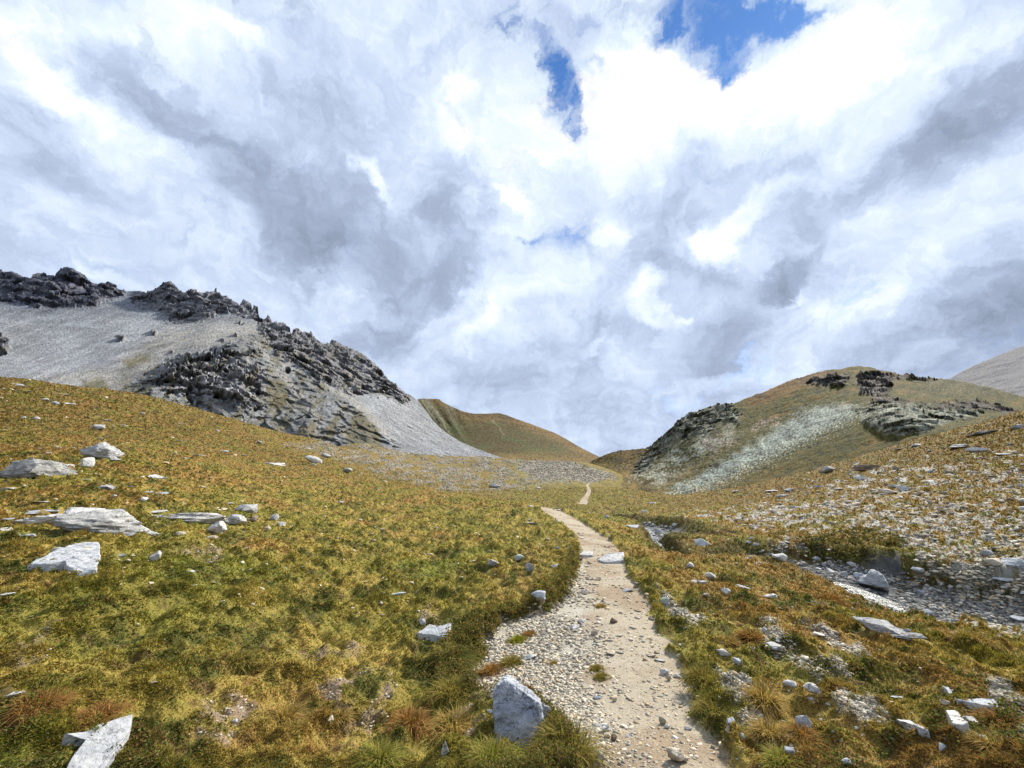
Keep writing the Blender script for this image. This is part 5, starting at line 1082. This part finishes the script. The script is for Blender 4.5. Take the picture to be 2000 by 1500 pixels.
# ------------------------------------------------------------------ grass
def blade_material(name):
    m, t, o = material(name); a = t.node('ShaderNodeAttribute', attribute_name='col').outputs['Color']
    d = t.node('ShaderNodeBsdfDiffuse'); t.l.new(a, d.inputs[0]); tr = t.node('ShaderNodeBsdfTranslucent'); t.l.new(t.vmath('MULTIPLY', a, (1.0, 1.0, .6)), tr.inputs[0])
    mx = t.node('ShaderNodeMixShader'); mx.inputs[0].default_value = .38; t.l.new(d.outputs[0], mx.inputs[1]); t.l.new(tr.outputs[0], mx.inputs[2]); t.l.new(mx.outputs[0], o.inputs[0]); return m
mat_blade = blade_material('grass_blades')
def blades(name, x, y, z, col, ln, wd, lean, seed, seg=1, dirn=None, kind='stuff', attr=None):
    r = np.random.default_rng(seed); n = len(x); a = r.uniform(0, 6.283, n) if dirn is None else dirn
    le = np.abs(r.normal(lean, .35, n)); dx, dy, dz = np.sin(a) * np.sin(le), np.cos(a) * np.sin(le), np.cos(le)
    b = a + r.normal(math.pi / 2, .6, n); wx, wy = np.sin(b) * wd / 2, np.cos(b) * wd / 2
    B0 = np.stack([x, y, z - .004], -1); W_ = np.stack([wx, wy, 0 * wx], -1); Dv = np.stack([dx, dy, dz], -1) * ln[:, None]
    if seg == 1:
        v = np.stack([B0 - W_, B0 + W_, B0 + Dv], 1); f = (np.arange(n)[:, None] * 3 + np.arange(3)); k = 3
    else:
        mid = B0 + Dv * .55 + np.stack([0 * x, 0 * x, ln * .08], -1); tip = B0 + Dv * .95 + np.stack([np.sin(a) * ln * .25, np.cos(a) * ln * .25, -ln * .12], -1)
        v = np.stack([B0 - W_, B0 + W_, mid - W_ * .7, mid + W_ * .7, tip], 1); q = np.arange(n)[:, None, None] * 5
        f = (q + np.array([[0, 1, 3], [0, 3, 2], [2, 3, 4]])[None]).reshape(-1, 3); k = 5
    return v.reshape(-1, 3), f, np.repeat(col, k, 0)
def merge(parts):
    vs, fs, cs, o = [], [], [], 0
    for v, f, c in parts: vs.append(v); fs.append(f + o); cs.append(c); o += len(v)
    return np.concatenate(vs), np.concatenate(fs), np.concatenate(cs)
def grass_field(n, seed, wt, rlo, rhi, lnf, wpx, seg, jitter=.20, leafy=0.0):
    i, j, bl = sample(n, wt * ((R2 >= rlo) & (R2 < rhi)), seed); r = np.random.default_rng(seed + 5); x, y, z = bl(GX), bl(GY), bl(GZ); c = bl(GC_G)
    ok = clear(x, y, .92); x, y, z, c = x[ok], y[ok], z[ok], c[ok]; n = len(x); i, j = i[ok], j[ok]; rr = np.hypot(x, y)
    tus = np.clip(.55 + 1.3 * ts[i, j] + .5 * nz2[i, j], .25, 1.7)
    ln = lnf(rr) * tus * r.uniform(.5, 1.4, n); wd = np.maximum(.0032, wpx / F * rr) * r.uniform(.6, 1.4, n)
    c = c * np.exp(r.normal(0, jitter, n))[:, None] * np.exp(r.normal(0, .05, (n, 3)))
    straw = r.random(n) < .05; c[straw] = np.array([.27, .21, .09]) * r.uniform(.7, 1.2, straw.sum())[:, None]
    dead = r.random(n) < .02; c[dead] = np.array([.16, .075, .03])
    out = [blades('', x, y, z, c, ln, wd, .62, seed + 9, seg)]
    return out
GC_G = GC
GW = np.clip(GRASSM, 0, 1) * (1 - .9 * ledge * 0)
parts = grass_field(230000, 500, GW, 1.5, 6.5, lambda q: .034 + 0 * q, 1.7, 2)
parts += grass_field(280000, 510, GW, 6.5, 22, lambda q: np.interp(q, [6, 22], [.045, .08]), 1.7, 1)
parts += grass_field(200000, 520, GW, 22, 130, lambda q: np.interp(q, [22, 130], [.09, .42]), 1.9, 1)
v, f, c = merge(parts); mesh_obj('grass', v, f, mat_blade, {'col': c}, smooth=False, kind='stuff')

# dwarf shrubs and broad-leaved mats: small leaflets lying every way in the dark patches
def leaflets(n, seed, wt, size_px, hgt, pal):
    i, j, bl = sample(n, wt, seed); r = np.random.default_rng(seed + 1); x, y, z = bl(GX), bl(GY), bl(GZ); ok = clear(x, y, .95); x, y, z = x[ok], y[ok], z[ok]; n = len(x)
    rr = np.hypot(x, y); s = np.maximum(.006, size_px / F * rr) * r.uniform(.6, 1.5, n); z = z + hgt(rr) * r.random(n)
    d1 = r.normal(size=(n, 3)); d1 /= np.linalg.norm(d1, axis=1)[:, None]; d1[:, 2] = np.abs(d1[:, 2]) * .6; d2 = np.cross(d1, r.normal(size=(n, 3))); d2 /= np.linalg.norm(d2, axis=1)[:, None]
    o_ = np.stack([x, y, z], -1); d1 = d1 * s[:, None]; d2 = d2 * s[:, None] * .4
    v = np.stack([o_, o_ + d1 * .5 + d2, o_ + d1, o_ + d1 * .5 - d2], 1).reshape(-1, 3); f = (np.arange(n)[:, None] * 4 + np.arange(4))
    c = np.array(pal)[r.integers(0, len(pal), n)] * np.exp(r.normal(0, .25, n))[:, None]; return v, f, np.repeat(c, 4, 0)
darkp = sstep(.02, .30, -nz2 * .95 - nz3 * .35 + .04) * GRASSM
lv = [leaflets(36000, 600, darkp * (R2 < 30), 3.2, lambda q: np.interp(q, [2, 30], [.035, .10]), [(.10, .125, .035), (.13, .15, .04), (.17, .14, .05), (.17, .10, .045), (.07, .09, .03)]),
      leaflets(1200, 610, ((heath > .3) * sstep(-.15, .1, nz2 + spk * .6 + .04) + 0) * (1 - BEDM) + .25 * sstep(1.6, .4, gd) * (R2 > 20), 3.2, lambda q: .05 + .003 * q, [(.09, .095, .03), (.065, .07, .025), (.13, .105, .04)]),
      leaflets(36000, 620, edge_l * 1.0 + .6 * sstep(-.55, -.1, PATH) * (PX < 1100) * (R2 < 14) * GRASSM, 3.0, lambda q: np.interp(q, [2, 30], [.07, .10]), [(.15, .145, .04), (.20, .165, .055), (.21, .135, .05), (.10, .115, .035)])]
v, f, c = merge(lv); mesh_obj('heath', v, f, mat_blade, {'col': c}, smooth=False, kind='stuff')

# ------------------------------------------------------------------ tussocks one can point to
def tussock(px, py, w_, h_, col, label, seed, n=900):
    p = hit_grid(GZ, px, py)
    if p is None: return
    dep = project(*p)[2]; R = w_ / F * dep / 2; H = h_ / F * dep * .72; r = np.random.default_rng(seed)
    a = r.uniform(0, 6.283, n); q = np.sqrt(r.random(n)) * R * .8 * (1 + .35 * np.sin(3 * a + seed)) ; x, y = np.sin(a) * q, np.cos(a) * q; base = np.array(col); alt = np.array([.28, .20, .07])
    c = np.where(r.random(n)[:, None] < .25, alt, base) * np.exp(r.normal(0, .30, n))[:, None]
    lean = .25 + .8 * q / (R * .55) + r.uniform(-.2, .7, n); ln = H * r.uniform(.55, 1.15, n) * (1.0 + .2 * q / R); wd = np.full(n, max(.0034, 1.5 / F * dep))
    le = lean; rs = np.random.default_rng(seed + 1); a2 = a + rs.normal(0, 1.0, n)
    v, f, c = blades('', x, y, 0 * x, c, ln, wd, le, seed, 2, dirn=a2)
    o = mesh_obj('grass_tussock', v, f, mat_blade, {'col': c}, smooth=False); az_ = math.atan2(p[0], p[1]); o.location = (p[0] + math.sin(az_) * R * .4, p[1] + math.cos(az_) * R * .4, p[2]); tagit(o, label, 'tussock', 'grass tussocks one can tell apart')
RUST, OLV, LIME, STRAW, DKG = (.27, .14, .05), (.20, .175, .045), (.22, .23, .05), (.33, .235, .08), (.10, .115, .035)
for k, (px, py, w_, h_, c_, lab) in enumerate([
 (800,1420,64,44,RUST,'orange-tipped tussock left of the big upright boulder, farthest from it'), (885,1432,84,52,STRAW,'straw and green tussock close to the left side of the big upright boulder'),
 (1110,1478,92,86,OLV,'big brown-green tussock between the big upright boulder and the track'), (960,1492,96,50,LIME,'bright green tussock in front of the big upright boulder'),
 (740,1492,70,50,LIME,'lime green tussock at the bottom edge left of the boulder'), (1002,1300,44,24,OLV,'olive tuft in the gravel below the lime cushion'),
 (962,1318,52,26,RUST,'reddish tuft at the left edge of the gravel'), (1014,1255,34,18,(.22,.24,.02),'vivid lime moss cushion in the gravel'),
 (1028,1352,26,16,RUST,'small reddish tuft just above the big upright boulder'), (1166,1309,24,12,OLV,'upper of two small olive tufts in mid path'),
 (1176,1326,30,14,OLV,'lower of two small olive tufts in mid path'), (1174,1186,24,9,STRAW,'tiny straw tuft in the narrow part of the path'),
 (1036,1243,30,14,RUST,'small brownish tuft above the lime cushion'), (1062,1184,22,14,DKG,'dark green tuft against the bluish angular stone'),
 (1084,1298,18,9,STRAW,'tiny straw tuft in the gravel by the flat cracked stone'), (70,1384,84,44,RUST,'rust-red tussock at the left edge of the near meadow'),
 (190,1404,96,34,RUST,'wide low rust tussock above the notched corner slab'), (462,1296,60,34,OLV,'olive hummock with a dark hollow before it, near the middle left'),
 (555,1412,40,56,STRAW,'tall brown-straw tuft beside the bare soil'), (285,1318,34,22,OLV,'small dark olive tuft above the white chip'),
 (665,1402,30,22,STRAW,'small straw tuft by the round cream stone'), (1490,1372,64,46,STRAW,'orange-straw tussock between track and gravel streak'),
 (1372,1330,50,40,OLV,'olive tussock overhanging the right edge of the track'), (1398,1392,72,36,OLV,'broad tussock at the track edge below the olive one'),
 (1562,1444,46,38,RUST,'rust tussock in front of the bright white angular stone'), (1505,1440,58,44,STRAW,'straw tussock left of the rust one on the right meadow'),
 (1530,1496,66,40,LIME,'yellow-green tussock at the bottom edge right of the track'), (1962,1420,64,44,RUST,'rust-orange tussock at the right edge by the gravel'),
 (1945,1462,60,36,STRAW,'straw tussock below the rust-orange one at the right edge'), (1422,1258,34,24,STRAW,'small tawny tuft above the pinkish pale stone'),
 (1466,1248,46,26,RUST,'tawny-red tuft left of the broad pale block'), (1620,1172,50,18,RUST,'low russet tussock on the crown of the near bank'),
 (1900,1250,60,24,STRAW,'golden tussock on the bank crest at the right'), (880,1300,90,50,DKG,'dark bushy hummock at the eroded edge left of the gravel'),
 (880,1360,90,40,OLV,'olive hummock below the dark bushy one at the eroded edge'), (1255,1188,1,1,OLV,'')]):
    if lab: tussock(px, py, w_, h_, c_, lab, 900 + k * 7)

# ------------------------------------------------------------------ stream water
def water():
    m, t, o = material('stream_water'); pos = t.node('ShaderNodeNewGeometry').outputs['Position']
    foam = t.maprange(t.noise(pos, 4.5, 7, .7, .8, dim='3D'), .52, .66)
    c = t.mix(foam, (.07, .085, .09), (.55, .58, .60)); p = t.node('ShaderNodeBsdfPrincipled'); t.put(p.inputs['Base Color'], c); t.put(p.inputs['Roughness'], t.math('MULTIPLY_ADD', foam, .45, .28))
    b = t.node('ShaderNodeBump'); b.inputs['Distance'].default_value = .06; t.put(b.inputs['Height'], t.noise(pos, 11, 5, .65, dim='3D')); t.l.new(b.outputs[0], p.inputs['Normal']); t.l.new(p.outputs[0], o.inputs[0])
    n = 260; L = np.concatenate([[0], np.cumsum(np.hypot(*np.diff(st[:, :2], axis=0).T))]); s = np.linspace(0, L[-1], n); cx, cy = np.interp(s, L, st[:, 0]), np.interp(s, L, st[:, 1])
    k = np.ones(9) / 9; cx = np.convolve(np.pad(cx, 4, 'edge'), k, 'valid'); cy = np.convolve(np.pad(cy, 4, 'edge'), k, 'valid'); tx_, ty_ = np.gradient(cx), np.gradient(cy); l = np.hypot(tx_, ty_); nx_, ny_ = -ty_ / l, tx_ / l
    wdt = np.interp(cx, [3, 6, 8, 11, 14, 18], [.26, .28, .30, .42, .48, .4]) * (1 + .35 * fbm(s * .9, s * 0, oct=3, seed=8))
    def zat(x, y):
        a = np.arctan2(x, y); r = np.hypot(x, y); j = np.clip(np.searchsorted(AZ, a), 1, len(AZ) - 1); i = np.clip(np.searchsorted(RR, r), 1, len(RR) - 1); return GZ[i, j]
    zc = np.minimum.reduce([zat(cx + nx_ * q * wdt, cy + ny_ * q * wdt) for q in (-1, -.6, -.3, 0, .3, .6, 1)]) + .06
    zc = np.convolve(np.pad(zc, 6, 'edge'), np.ones(13) / 13, 'valid')
    rows = [np.stack([cx + nx_ * wdt * q, cy + ny_ * wdt * q, zc + .012 * fbm(s * 3, q * 3 + 0 * s, oct=3, seed=12) - .02 * abs(q)], -1) for q in np.linspace(-1, 1, 15)]
    v = np.stack(rows).reshape(-1, 3); mesh_obj('water', v, grid_faces(15, n), m, kind='structure')
water()
